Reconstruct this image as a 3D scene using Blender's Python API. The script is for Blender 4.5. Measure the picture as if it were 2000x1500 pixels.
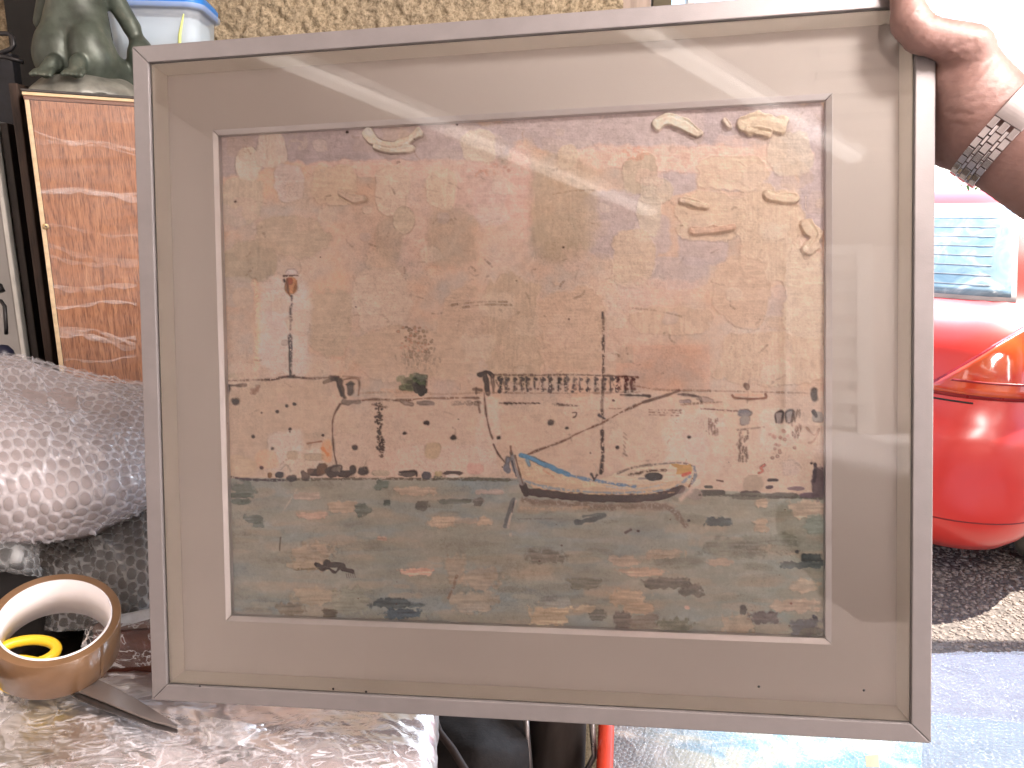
import bpy, bmesh, math, random
import numpy as np
from mathutils import Vector, Matrix
random.seed(7); RNG = np.random.default_rng(7)
for o in list(bpy.data.objects): bpy.data.objects.remove(o)
SC = bpy.context.scene; COL = SC.collection

# ---------------------------------------------------------------- camera
F = 1500.0; PITCH = math.radians(12.5); CAM = Vector((0, 0, 1.36))
cd = bpy.data.cameras.new('camera'); cam = bpy.data.objects.new('camera', cd); COL.objects.link(cam)
cd.sensor_width = 36; cd.lens = 27; cd.clip_start = 0.02; cd.clip_end = 3000
cam.location = CAM; cam.rotation_euler = (math.pi/2 - PITCH, 0, 0); SC.camera = cam

# ---------------------------------------------------------------- daylight, added fill lights, exposure
SUN_DIR = Vector((0.45, 0.10, 1.0)).normalized()
w = bpy.data.worlds.new('World'); SC.world = w; w.use_nodes = True
nt = w.node_tree; bg = nt.nodes['Background']; sky = nt.nodes.new('ShaderNodeTexSky')
sky.sky_type = 'NISHITA'; sky.sun_disc = False
sky.sun_elevation = math.asin(SUN_DIR.z); sky.sun_rotation = math.atan2(SUN_DIR.x, SUN_DIR.y)
nt.links.new(sky.outputs[0], bg.inputs[0]); bg.inputs[1].default_value = 0.15
sl = bpy.data.lights.new('sun', 'SUN'); sl.energy = 5.0; sl.angle = math.radians(0.5); sl.color = (1, .95, .86)
so = bpy.data.objects.new('sun', sl); COL.objects.link(so); so.rotation_euler = SUN_DIR.to_track_quat('Z', 'Y').to_euler()
def area(name, loc, target, sx, sy, watt, color):
    l = bpy.data.lights.new(name, 'AREA'); l.shape = 'RECTANGLE'; l.size = sx; l.size_y = sy; l.energy = watt; l.color = color
    o = bpy.data.objects.new(name, l); COL.objects.link(o); o.location = loc
    o.rotation_euler = (Vector(loc) - Vector(target)).to_track_quat('Z', 'Y').to_euler(); return o
area('added_front_fill', (.75, -.02, 2.28), (0.15, .62, 1.15), 1.0, .4, 21, (1, .88, .83))  # added fill from above the viewer onto the frame, no real fitting
area('added_side_fill', (1.55, .18, 1.72), (-.1, .35, 1.15), .5, .7, 5, (1, .90, .86))  # added fill from the right, stands in for daylight through the doorway
area('added_rear_bounce', (1.72, -.8, 1.15), (-.7, -2.6, 1.2), .9, 1.2, 48, (1, .875, .84))  # added, unseen: brightens the rear wall so it bounces soft light forward
area('added_bench_fill', (-1.45, .1, 2.2), (-.5, 1.0, 1.0), .5, .5, .7, (1, .92, .84))  # added weak fill over the goods at the left, no real fitting
area('added_doorway_fill', (1.75, 3.05, 2.36), (-.2, .2, 1.0), 1.6, .6, 27, (.78, .88, 1))  # added, unseen: imitates cool sky light coming in by the doorway
SC.view_settings.view_transform = 'Standard'; SC.view_settings.look = 'None'
SC.view_settings.gamma = 1; SC.view_settings.use_curve_mapping = False
SC.view_settings.exposure = 1.88
SC.cycles.transparent_max_bounces = 16; SC.cycles.max_bounces = 8

# ---------------------------------------------------------------- geometry of the view (authoring helpers)
cP, sP = math.cos(PITCH), math.sin(PITCH)
def P(px, py, Z):
    """world point seen at photo position px,py at depth Z in front of the lens"""
    x = (px-1000)/F*Z; y = -(py-750)/F*Z
    return Vector((x, Z*cP + y*sP, -Z*sP + y*cP)) + CAM
def G(px, py, z):
    """world point seen at photo position px,py on the level z"""
    v = (py-750)/F
    return P(px, py, (CAM.z - z)/(cP*v + sP))

# ---------------------------------------------------------------- object helpers
def tag(o, label=None, cat=None, group=None, kind=None):
    if label: o['label'] = label
    if cat: o['category'] = cat
    if group: o['group'] = group
    if kind: o['kind'] = kind
    return o
def empty(name, loc=(0, 0, 0), rot=(0, 0, 0)):
    o = bpy.data.objects.new(name, None); COL.objects.link(o); o.location = loc; o.rotation_euler = rot
    o.empty_display_size = .05; return o
def link(name, me, mat=None, parent=None, local=False):
    o = bpy.data.objects.new(name, me); COL.objects.link(o)
    if mat: me.materials.append(mat)
    if parent:
        o.parent = parent
        if not local:
            o.matrix_parent_inverse = wm(parent).inverted()
    return o
def wm(o):
    m = Matrix.LocRotScale(o.location, o.rotation_euler.to_quaternion(), o.scale)
    return wm(o.parent) @ o.matrix_parent_inverse @ m if o.parent else m
def mesh(name, verts, faces, mat=None, parent=None, smooth=False, local=False):
    me = bpy.data.meshes.new(name); me.from_pydata([tuple(v) for v in verts], [], faces); me.update()
    if smooth: me.polygons.foreach_set('use_smooth', [True]*len(me.polygons))
    return link(name, me, mat, parent, local)
def fastmesh(name, V, Q, mat=None, parent=None, smooth=True, local=False):
    me = bpy.data.meshes.new(name); V = np.asarray(V, np.float32); Q = np.asarray(Q, np.int32)
    me.vertices.add(len(V)); me.vertices.foreach_set('co', V.ravel())
    k = Q.shape[1]; me.loops.add(Q.size); me.loops.foreach_set('vertex_index', Q.ravel())
    me.polygons.add(len(Q)); me.polygons.foreach_set('loop_start', np.arange(0, Q.size, k, dtype=np.int32))
    me.update(calc_edges=True)
    if smooth: me.polygons.foreach_set('use_smooth', np.ones(len(Q), bool))
    return link(name, me, mat, parent, local)
def bm_obj(name, bm, mat=None, parent=None, smooth=False, local=False):
    me = bpy.data.meshes.new(name); bmesh.ops.recalc_face_normals(bm, faces=bm.faces); bm.to_mesh(me); bm.free()
    if smooth: me.polygons.foreach_set('use_smooth', [True]*len(me.polygons))
    return link(name, me, mat, parent, local)
def hexa(name, v8, mat, parent=None, bevel=0.0, seg=2, local=False, smooth=False):
    """solid from 8 corners: bottom ring 0-3, top ring 4-7"""
    bm = bmesh.new(); vs = [bm.verts.new(v) for v in v8]
    for f in ((3, 2, 1, 0), (4, 5, 6, 7), (0, 1, 5, 4), (1, 2, 6, 5), (2, 3, 7, 6), (3, 0, 4, 7)): bm.faces.new([vs[i] for i in f])
    if bevel: bmesh.ops.bevel(bm, geom=bm.edges[:], offset=bevel, segments=seg, affect='EDGES', profile=.6)
    return bm_obj(name, bm, mat, parent, smooth, local)
def box(name, c, s, mat, parent=None, bevel=.002, rz=0.0, local=False, rot=None, seg=2):
    h = [Vector((a*s[0]/2, b*s[1]/2, d*s[2]/2)) for d in (-1, 1) for a, b in ((-1, -1), (1, -1), (1, 1), (-1, 1))]
    m = rot if rot else Matrix.Rotation(rz, 3, 'Z')
    return hexa(name, [m @ v + Vector(c) for v in h], mat, parent, bevel, seg, local)
def tube(name, pts, r, mat, parent=None, n=10, local=False, closed=False):
    pts = [Vector(p) for p in pts]; N = len(pts); rs = r if isinstance(r, (list, tuple)) else [r]*N
    V = []; up = None
    for i, p in enumerate(pts):
        a = pts[(i-1) % N] if (closed or i > 0) else p; b = pts[(i+1) % N] if (closed or i < N-1) else p
        t = (b-a).normalized()
        if up is None: up = t.orthogonal().normalized()
        up = (up - t*up.dot(t)).normalized(); s = t.cross(up)
        V += [p + rs[i]*(math.cos(k*2*math.pi/n)*up + math.sin(k*2*math.pi/n)*s) for k in range(n)]
    Fc = [(i*n+k, i*n+(k+1) % n, ((i+1) % N)*n+(k+1) % n, ((i+1) % N)*n+k) for i in range(N if closed else N-1) for k in range(n)]
    if not closed: Fc += [tuple(range(n))[::-1], tuple((N-1)*n+k for k in range(n))]
    return mesh(name, V, Fc, mat, parent, True, local)
def lathe(name, prof, mat, parent=None, n=64, M=Matrix.Identity(4), closed=False, smooth=True):
    V = []; m = len(prof)
    for i in range(n):
        a = 2*math.pi*i/n
        V += [M @ Vector((r*math.cos(a), r*math.sin(a), z)) for r, z in prof]
    Fc = []
    for i in range(n):
        for j in range(m if closed else m-1):
            Fc.append((i*m+j, ((i+1) % n)*m+j, ((i+1) % n)*m+(j+1) % m, i*m+(j+1) % m))
    o = mesh(name, V, Fc, mat, parent, smooth); return o
def extrude_poly(name, pts, nrm, th, mat, parent=None, bevel=0.0):
    bm = bmesh.new(); f = bm.faces.new([bm.verts.new(p) for p in pts])
    r = bmesh.ops.extrude_face_region(bm, geom=[f]); bmesh.ops.translate(bm, verts=[v for v in r['geom'] if isinstance(v, bmesh.types.BMVert)], vec=Vector(nrm)*th)
    if bevel: bmesh.ops.bevel(bm, geom=bm.edges[:], offset=bevel, segments=2, affect='EDGES')
    return bm_obj(name, bm, mat, parent)

# ---------------------------------------------------------------- noise for geometry
_T = RNG.random((256, 256))
def vnoise(x, y, s, seed=0):
    x = np.asarray(x, float)/s + seed*17.31; y = np.asarray(y, float)/s + seed*9.77
    xi = np.floor(x).astype(int); yi = np.floor(y).astype(int); fx = x-xi; fy = y-yi
    fx = fx*fx*(3-2*fx); fy = fy*fy*(3-2*fy); g = lambda a, b: _T[a & 255, b & 255]
    return (g(xi, yi)*(1-fx)+g(xi+1, yi)*fx)*(1-fy)+(g(xi, yi+1)*(1-fx)+g(xi+1, yi+1)*fx)*fy
def fbm(x, y, s, seed=0, o=4):
    r = 0; a = .5; t = 0
    for i in range(o): r = r + a*vnoise(x, y, s/2**i, seed+i*3); t += a; a *= .5
    return r/t
def surface_nets(fn, lo, hi, h):
    lo = np.array(lo); hi = np.array(hi); n = np.ceil((hi-lo)/h).astype(int)+1
    ax = [lo[i]+h*np.arange(n[i]) for i in range(3)]
    B = 8; m = [-(-k//B) for k in n]; cs = [lo[i]+h*(np.arange(m[i])*B+(B-1)/2) for i in range(3)]
    CX, CY, CZ = np.meshgrid(*cs, indexing='ij'); DC_ = fn(CX.ravel(), CY.ravel(), CZ.ravel()).reshape(CX.shape)   # coarse pass, then only the blocks near the surface
    D = np.repeat(np.repeat(np.repeat(DC_, B, 0), B, 1), B, 2)
    near = np.abs(DC_) < h*B*1.15; nr = np.repeat(np.repeat(np.repeat(near, B, 0), B, 1), B, 2)[:n[0], :n[1], :n[2]]; D = D[:n[0], :n[1], :n[2]].copy()
    I0 = np.argwhere(nr); D[nr] = fn(lo[0]+h*I0[:, 0], lo[1]+h*I0[:, 1], lo[2]+h*I0[:, 2]); S = D < 0
    c = [(a, b, d) for a in (0, 1) for b in (0, 1) for d in (0, 1)]
    sl = lambda A, q: A[q[0]:A.shape[0]-1+q[0], q[1]:A.shape[1]-1+q[1], q[2]:A.shape[2]-1+q[2]]
    cnt = sum(sl(S, q).astype(int) for q in c); act = (cnt > 0) & (cnt < 8)
    I = np.argwhere(act); idx = -np.ones(act.shape, int); idx[act] = np.arange(len(I))
    acc = np.zeros((len(I), 3)); num = np.zeros(len(I))
    for q in c:
        for k in range(3):
            if q[k]: continue
            r = list(q); r[k] = 1
            d0 = D[I[:, 0]+q[0], I[:, 1]+q[1], I[:, 2]+q[2]]; d1 = D[I[:, 0]+r[0], I[:, 1]+r[1], I[:, 2]+r[2]]
            m = (d0 < 0) != (d1 < 0); t = np.where(m, d0/np.where(m, d0-d1, 1), 0)
            p = np.array(q, float)[None].repeat(len(I), 0); p[:, k] = t
            acc[m] += p[m]; num[m] += 1
    V = lo + h*(I + acc/num[:, None]); Q = []
    for k in range(3):
        a, b = [(1, 2), (2, 0), (0, 1)][k]
        s0 = [slice(None)]*3; s1 = [slice(None)]*3; s0[k] = slice(0, -1); s1[k] = slice(1, None)
        A = S[tuple(s0)]; B = S[tuple(s1)]; E = np.argwhere(A != B)
        E = E[(E[:, a] > 0) & (E[:, b] > 0) & (E[:, a] < n[a]-1) & (E[:, b] < n[b]-1)]
        g = lambda da, db: idx[tuple((E - np.eye(3, dtype=int)[a]*da - np.eye(3, dtype=int)[b]*db).T)]
        q = np.stack([g(1, 1), g(0, 1), g(0, 0), g(1, 0)], 1); flip = ~A[tuple(E.T)]
        q[flip] = q[flip][:, ::-1]; Q.append(q)
    return V, np.concatenate(Q)
def smin(a, b, k):
    h = np.clip(.5+.5*(b-a)/k, 0, 1); return b*(1-h)+a*h-k*h*(1-h)
def sd_cap(X, Y, Z, a, b, ra, rb):
    a = np.array(a); b = np.array(b); d = b-a; L = d@d
    t = np.clip(((X-a[0])*d[0]+(Y-a[1])*d[1]+(Z-a[2])*d[2])/L, 0, 1)
    return np.sqrt((X-a[0]-t*d[0])**2+(Y-a[1]-t*d[1])**2+(Z-a[2]-t*d[2])**2)-(ra+(rb-ra)*t)
def sd_ell(X, Y, Z, c, r, R=None):
    x, y, z = X-c[0], Y-c[1], Z-c[2]
    if R is not None:
        R = np.array(R); x, y, z = [R[0][i]*x+R[1][i]*y+R[2][i]*z for i in range(3)]
    k = np.sqrt((x/r[0])**2+(y/r[1])**2+(z/r[2])**2); k2 = np.sqrt((x/r[0]**2)**2+(y/r[1]**2)**2+(z/r[2]**2)**2)
    return k*(k-1)/np.maximum(k2, 1e-9)

# ---------------------------------------------------------------- materials
def nodes(name):
    m = bpy.data.materials.new(name); m.use_nodes = True; t = m.node_tree; return m, t, t.nodes['Principled BSDF']
def N(t, kind, **kw):
    n = t.nodes.new('ShaderNode'+kind)
    for k, v in kw.items():
        if k in n.inputs: n.inputs[k].default_value = v
        else: setattr(n, k, v)
    return n
def coords(t, scale=(1, 1, 1), rot=(0, 0, 0)):
    c = N(t, 'TexCoord'); mp = N(t, 'Mapping'); mp.inputs['Scale'].default_value = scale; mp.inputs['Rotation'].default_value = rot
    t.links.new(c.outputs['Object'], mp.inputs[0]); return mp.outputs[0]
def ramp(t, src, stops):
    r = N(t, 'ValToRGB'); e = r.color_ramp.elements
    while len(e) < len(stops): e.new(.5)
    for i, (p, c) in enumerate(stops): e[i].position = p; e[i].color = (*c, 1) if len(c) == 3 else c
    t.links.new(src, r.inputs[0]); return r.outputs[0]
def noise(t, co, scale, detail=4, rough=.55, dist=0):
    n = N(t, 'TexNoise'); n.inputs['Scale'].default_value = scale; n.inputs['Detail'].default_value = detail
    n.inputs['Roughness'].default_value = rough; n.inputs['Distortion'].default_value = dist
    t.links.new(co, n.inputs['Vector']); return n.outputs['Fac']
def bump(t, b, src, strength, dist=.002):
    n = N(t, 'Bump'); n.inputs['Strength'].default_value = strength; n.inputs['Distance'].default_value = dist
    t.links.new(src, n.inputs['Height']); t.links.new(n.outputs[0], b.inputs['Normal']); return n
def mat(name, c, rough=.5, metal=0., var=.12, vs=12, bs=0., bscale=80, c2=None, scale=(1, 1, 1), coat=0., rv=.1, spec=.5, bdist=.002, rot=(0, 0, 0)):
    m, t, b = nodes(name); co = coords(t, scale, rot)
    f = noise(t, co, vs, 5, .6)
    c2 = c2 or tuple(x*(1-var*2) for x in c)
    t.links.new(ramp(t, f, [(.3, c2), (.7, c)]), b.inputs['Base Color'])
    r = N(t, 'MapRange'); r.inputs[3].default_value = max(rough-rv, .02); r.inputs[4].default_value = min(rough+rv, 1)
    t.links.new(noise(t, co, vs*3.1, 3), r.inputs[0]); t.links.new(r.outputs[0], b.inputs['Roughness'])
    b.inputs['Metallic'].default_value = metal; b.inputs['Coat Weight'].default_value = coat; b.inputs['Specular IOR Level'].default_value = spec
    if bs: bump(t, b, noise(t, co, bscale, 6, .6), bs, bdist)
    return m
def film_mat(name, tint, alpha_lo, alpha_hi, wr_scale, scale=(1, 1, 1), rough=.12, bs=.6, rot=(0, 0, 0), lines=True):
    """clear crumpled plastic film: mostly see-through, whitish along its creases, shiny"""
    m, t, b = nodes(name); co = coords(t, scale, rot)
    n1 = noise(t, co, wr_scale, 3, .5, 1.5)
    d = N(t, 'Math', operation='SUBTRACT'); t.links.new(n1, d.inputs[0]); d.inputs[1].default_value = .5
    ab = N(t, 'Math', operation='ABSOLUTE'); t.links.new(d.outputs[0], ab.inputs[0])
    a = ramp(t, ab.outputs[0], [(0, (alpha_hi,)*3), (.035 if lines else .2, (alpha_lo,)*3)])
    n2 = noise(t, co, wr_scale*.35, 2); a2 = N(t, 'Math', operation='MULTIPLY'); t.links.new(a, a2.inputs[0])
    r2 = ramp(t, n2, [(.35, (.35,)*3), (.7, (1.25,)*3)]); t.links.new(r2, a2.inputs[1])
    b.inputs['Base Color'].default_value = (*tint, 1); b.inputs['Roughness'].default_value = rough; b.inputs['Specular IOR Level'].default_value = .8
    bump(t, b, n1, bs, .004)
    tr = N(t, 'BsdfTransparent'); gl = N(t, 'BsdfGlossy'); gl.inputs['Roughness'].default_value = rough
    t.links.new(t.nodes['Bump'].outputs[0], gl.inputs['Normal'])
    fr = N(t, 'Fresnel'); fr.inputs[0].default_value = 1.3; t.links.new(t.nodes['Bump'].outputs[0], fr.inputs['Normal'])
    m1 = N(t, 'MixShader'); t.links.new(fr.outputs[0], m1.inputs[0]); t.links.new(tr.outputs[0], m1.inputs[1]); t.links.new(gl.outputs[0], m1.inputs[2])
    m2 = N(t, 'MixShader'); t.links.new(a2.outputs[0], m2.inputs[0]); t.links.new(m1.outputs[0], m2.inputs[1]); t.links.new(b.outputs[0], m2.inputs[2])
    t.links.new(m2.outputs[0], t.nodes['Material Output'].inputs[0]); return m
def bubble_mat(name, tint, alpha):
    m, t, b = nodes(name)
    b.inputs['Base Color'].default_value = (*tint, 1); b.inputs['Roughness'].default_value = .22; b.inputs['Coat Weight'].default_value = .6
    b.inputs['Coat Roughness'].default_value = .1
    co = coords(t); bump(t, b, noise(t, co, 260, 3), .25, .001)
    trl = N(t, 'BsdfTranslucent'); trl.inputs[0].default_value = (*tint, 1)
    m1 = N(t, 'MixShader'); m1.inputs[0].default_value = .35; t.links.new(b.outputs[0], m1.inputs[1]); t.links.new(trl.outputs[0], m1.inputs[2])
    tr = N(t, 'BsdfTransparent'); at = N(t, 'Attribute'); at.attribute_name = 'haze'
    mu = N(t, 'Math', operation='MULTIPLY'); t.links.new(at.outputs['Fac'], mu.inputs[0]); mu.inputs[1].default_value = alpha
    m2 = N(t, 'MixShader'); t.links.new(mu.outputs[0], m2.inputs[0]); t.links.new(tr.outputs[0], m2.inputs[1]); t.links.new(m1.outputs[0], m2.inputs[2])
    t.links.new(m2.outputs[0], t.nodes['Material Output'].inputs[0]); return m
def glass_mat(name, ior=1.5, tint=(1, 1, 1), rough=0.0):
    m, t, b = nodes(name); t.nodes.remove(b)
    tr = N(t, 'BsdfTransparent'); tr.inputs[0].default_value = (*tint, 1); gl = N(t, 'BsdfGlossy'); gl.inputs['Roughness'].default_value = rough
    fr = N(t, 'Fresnel'); fr.inputs[0].default_value = ior; mx = N(t, 'MixShader')
    t.links.new(fr.outputs[0], mx.inputs[0]); t.links.new(tr.outputs[0], mx.inputs[1]); t.links.new(gl.outputs[0], mx.inputs[2])
    t.links.new(mx.outputs[0], t.nodes['Material Output'].inputs[0]); return m
def emit_mat(name, c, s):
    m, t, b = nodes(name); b.inputs['Base Color'].default_value = (.8, .8, .8, 1)
    b.inputs['Emission Color'].default_value = (*c, 1); b.inputs['Emission Strength'].default_value = s; return m
MT = {}
MT['silver'] = mat('brushed_silver_paint', (.235, .22, .222), .4, .5, .06, 30, .08, 900, rv=.06)
MT['cream'] = mat('cream_spacer', (.94, .89, .81), .6, 0, .03, 25, .05, 400)
MT['mount'] = mat('mount_board', (.60, .545, .50), .8, 0, .03, 9, .05, 700, rv=.05)
MT['fillet'] = mat('bright_aluminium', (.66, .64, .66), .3, .8, .05, 40, rv=.05)
MT['black'] = mat('black_paint', (.012, .012, .014), .45, 0, .2, 20, .1, 60)
MT['dark'] = mat('dark_stained_wood', (.022, .015, .011), .55, 0, .3, 14, .3, 60, scale=(6, 6, 1))
MT['white'] = mat('white_paint', (.75, .74, .71), .5, 0, .04, 8)
MT['wall'] = mat('interior_render', (.60, .54, .50), .9, 0, .1, 5, .2, 40)
# ================================================================ THE SETTING
# ground to the horizon, the garage shell around the viewer
def ground():
    m, t, b = nodes('gravel_ground'); co = coords(t)
    v = N(t, 'TexVoronoi'); v.inputs['Scale'].default_value = 70; t.links.new(co, v.inputs['Vector'])
    hs = ramp(t, noise(t, co, 45, 5, .7), [(.3, (.06, .05, .043)), (.55, (.14, .115, .10)), (.75, (.25, .21, .18))])
    t.links.new(hs, b.inputs['Base Color']); b.inputs['Roughness'].default_value = .9
    bump(t, b, v.outputs['Distance'], .8, .01)
    g = mesh('ground', [(-400, -400, 0), (400, -400, 0), (400, 900, 0), (-400, 900, 0)], [(0, 1, 2, 3)], m); tag(g, kind='structure')
    # loose stones where the drive is seen beside the frame: uncountable
    base = bmesh.new(); bmesh.ops.create_icosphere(base, subdivisions=1, radius=1); bv = np.array([v.co[:] for v in base.verts]); bf = np.array([[v.index for v in f.verts] for f in base.faces]); base.free()
    n = 6500; V = []; Q = []
    for i in range(n):
        s = RNG.uniform(.004, .011)*(1.6 if RNG.random() < .08 else 1); p = (RNG.uniform(1.0, 2.1), RNG.uniform(1.75, 3.3), 0)
        k = bv*RNG.uniform(.7, 1.3, (len(bv), 1))*np.array([s, s*RNG.uniform(.6, 1), s*.55]); a = RNG.uniform(0, 6.3)
        k = np.stack([k[:, 0]*math.cos(a)-k[:, 1]*math.sin(a), k[:, 0]*math.sin(a)+k[:, 1]*math.cos(a), k[:, 2]], 1)
        V.append(k+np.array(p)); Q.append(bf+i*len(bv))
    ms, t, b = nodes('gravel_stones'); co = coords(t)
    t.links.new(ramp(t, noise(t, co, 60, 3, .7), [(.3, (.08, .062, .052)), (.5, (.2, .16, .135)), (.62, (.3, .24, .2)), (.75, (.45, .41, .37))]), b.inputs['Base Color']); b.inputs['Roughness'].default_value = .85
    o = fastmesh('gravel', np.concatenate(V), np.concatenate(Q), ms, smooth=False); tag(o, 'loose brown and grey gravel on the drive under the red car', 'gravel', kind='stuff')
ground()

def roughcast():
    m, t, b = nodes('roughcast_render'); co = coords(t)
    f1 = noise(t, co, 210, 4, .6); f2 = noise(t, co, 5, 3)
    c1 = ramp(t, f1, [(.25, (.10, .076, .045)), (.45, (.29, .235, .15)), (.7, (.46, .38, .26))])
    mx = N(t, 'Mix', data_type='RGBA', blend_type='MULTIPLY'); mx.inputs[0].default_value = 1
    t.links.new(c1, mx.inputs[6]); t.links.new(ramp(t, f2, [(.3, (.8, .8, .82)), (.7, (1, 1, 1))]), mx.inputs[7])
    t.links.new(mx.outputs[2], b.inputs['Base Color']); b.inputs['Roughness'].default_value = .95
    bump(t, b, f1, .9, .004)
    xs = np.concatenate([np.arange(-1.7,-1.0,.02), np.arange(-1.0, .2, .0035), [.2]]); zs = np.concatenate([[0, .8], np.arange(.86, 1.3, .02), np.arange(1.45, 1.98, .0035), [2.35]])
    X, Zz = np.meshgrid(xs, zs); d = .55*fbm(X, Zz, .011, 2, 3)+.45*vnoise(X, Zz, .0075, 6)
    Y = 1.5 - .009*np.clip((d-.36)*3, 0, 1)
    V = np.stack([X, Y, Zz], -1).reshape(-1, 3); nx, nz = len(xs), len(zs)
    i, j = np.meshgrid(np.arange(nx-1), np.arange(nz-1)); a = (j*nx+i).ravel()
    o = fastmesh('wall_front', V, np.stack([a, a+1, a+nx+1, a+nx], 1), m); tag(o, kind='structure')
roughcast()
def setting_box(name, lo, hi, m):
    o = box(name, [(a+b)/2 for a, b in zip(lo, hi)], [b-a for a, b in zip(lo, hi)], m, bevel=0); tag(o, kind='structure'); return o
setting_box('wall_front_outer', (-1.7, 1.515, 0), (.2, 1.62, 2.35), MT['wall'])
setting_box('wall_left', (-1.8, -2.6, 0), (-1.7, 1.62, 2.35), MT['wall'])
setting_box('wall_rear', (-1.8, -2.7, 0), (2.3, -2.6, 2.35), MT['wall'])
setting_box('wall_right', (1.9, -2.6, 0), (2.0, 1.2, 2.35), MT['wall'])
MT['ceil'] = mat('ceiling_boards', (.46, .38, .32), .8, 0, .08, 4, .1, 30)
ce = setting_box('ceiling', (-1.8, -2.7, 2.35), (3.7, 2.5, 2.45), MT['ceil'])  # carried out of view past the walls to shade packages and drive
for k in range(9):       # shallow ribs of the ceiling, mirrored faintly in the glass
    box('ceiling_rib', (1.05, -.62-.13*k, 2.338), (1.35, .035, .024), MT['ceil'], ce, bevel=.004, rz=-.05)
setting_box('garage_floor', (-1.7, -2.6, -.02), (1.9, 1.62, .006), mat('concrete_floor', (.14, .125, .115), .85, 0, .2, 6, .3, 50))

# timber posts where the wall ends and the doorway begins
def post(name, px0, px1, Z, m, label, dep=.05):
    a = P(px0, 10, Z); b = P(px1, 10, Z)
    o = box(name, ((a.x+b.x)/2, a.y+dep/2, 1.17), (b.x-a.x, dep, 2.34), m, bevel=.003); return tag(o, label, 'post')
post('door_post', 1142, 1272, 1.48, mat('weathered_grey_timber', (.36, .29, .24), .8, 0, .2, 10, .3, 40, scale=(8, 8, 1)), 'weathered grey brown timber door post beside the orange handle', .09)
post('door_post', 1275, 1312, 1.52, mat('olive_timber', (.10, .085, .05), .8, 0, .2, 10, .2, 40), 'narrow dark olive post at the edge of the doorway', .05)
post('door_post', 1343, 1356, 1.60, MT['white'], 'slim white upright in the bright doorway above the frame', .03)

# ---------------------------------------------------------------- the rest of the garage, seen mirrored in the glass
def strip_light(a, b, label):
    a = Vector((*a, 2.31)); b = Vector((*b, 2.31)); d = (b-a); L = d.length; rz = math.atan2(d.y, d.x); c = (a+b)/2
    e = empty('strip_light', c)
    box('housing', c+Vector((0, 0, .022)), (L, .066, .03), MT['white'], e, .004, rz)
    box('diffuser', c, (L-.03, .052, .022), MT['strip'], e, .008, rz, seg=3)
    tag(e, label, 'lamp', 'ceiling strip lights')
MT['strip'] = emit_mat('lit_diffuser', (1, .90, .80), .5)
strip_light((-1.36, -.12), (-.17, -1.92), 'long lit strip light mirrored across the top middle of the glass')
strip_light((-.33, -.24), (.56, -1.50), 'shorter lit strip light mirrored at the top right of the glass')
def shutter():
    e = empty('louvred_shutter', (.57, -2.56, 1.4)); tag(e, 'white louvred shutter mirrored at the right side of the glass', 'shutter')
    for x in (.40, .73): box('stile', (x, -2.57, 1.9), (.07 if x > .5 else .03, .04, .95), MT['white'], e)
    for z in (1.44, 2.33): box('rail', (.56, -2.57, z), (.29, .035, .05), MT['white'], e)
    for k in range(8): box('slat', (.56, -2.57, 1.52+k*.105), (.27, .012, .075), MT['white'], e, .002, rot=Matrix.Rotation(.5, 3, 'X'))
shutter()
def phone():
    e = empty('phone', (.06, -.012, 1.355)); tag(e, 'red phone taking the picture, mirrored in the middle of the glass', 'phone')
    red = mat('phone_red', (.95, .20, .15), .5, .0, .03, 20)
    R = Matrix.Rotation(-PITCH, 3, 'X')
    c = CAM + R @ Vector((.060, -.013, -.022))
    box('case', c, (.150, .008, .074), red, e, .0035, rot=R, seg=3)
    bp = CAM + R @ Vector((.0, -.0075, .0)); box('camera_bump', bp, (.028, .003, .028), MT['dark'], e, .001, rot=R)
phone()
# ================================================================ FRAMED PAINTING
FR = np.array([[0.98945864, 0.0133454, 0.14419954], [-0.00793059, 0.99924396, -0.03806058], [-0.14459845, 0.03651579, 0.98881641]])
FT = np.array([-0.00301, -0.0077, 0.63662])
Dm = np.diag([1., -1., -1.])
Rb = Dm @ FR @ Dm; Tb = Dm @ FT
Mcam = Matrix.Translation(CAM) @ cam.rotation_euler.to_matrix().to_4x4()
Mf = Mcam @ (Matrix.Translation(Vector(Tb)) @ Matrix(Rb.tolist()).to_4x4())
W, H, LIP, DEP = .66, .58246, .01463, .0225
FX, FY, FW, FH, FB = -.0033, -.00123, .52754, .44377, .00483
fe = empty('framed_painting'); fe.matrix_world = Mf; fe.location, q, _ = Mf.decompose(); fe.rotation_euler = q.to_euler()
tag(fe, 'silver box frame behind glass holding a harbour painting with a moored boat', 'painting')
def ring(name, x0, x1, y0, y1, wd, z0, z1, m, parent=fe, bevel=.0006, zi=None, slope=0.):
    """four mitred lengths round a rectangle (outer size given), from z0 to z1; zi = height of the inner top edge"""
    zi = z1 if zi is None else zi; o = [(x0, y0), (x1, y0), (x1, y1), (x0, y1)]
    n = [(x0+wd, y0+wd), (x1-wd, y0+wd), (x1-wd, y1-wd), (x0+wd, y1-wd)]; g = .00012
    for k in range(4):
        a, b, c, d = o[k], o[(k+1) % 4], n[(k+1) % 4], n[k]
        sx = np.sign(b[0]-a[0])*g; sy = np.sign(b[1]-a[1])*g
        a = (a[0]+sx, a[1]+sy); d = (d[0]+sx, d[1]+sy); b = (b[0]-sx, b[1]-sy); c = (c[0]-sx, c[1]-sy)
        hexa(name, [(*a, z0), (*b, z0), (c[0]-np.sign(c[0])*slope, c[1]-np.sign(c[1])*slope, z0), (d[0]-np.sign(d[0])*slope, d[1]-np.sign(d[1])*slope, z0), (*a, z1), (*b, z1), (*c, zi), (*d, zi)], m, parent, bevel, 2, local=True)
ring('rail', -W/2, W/2, -H/2, H/2, LIP, -.032, 0, MT['silver'], bevel=.0009)
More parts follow.
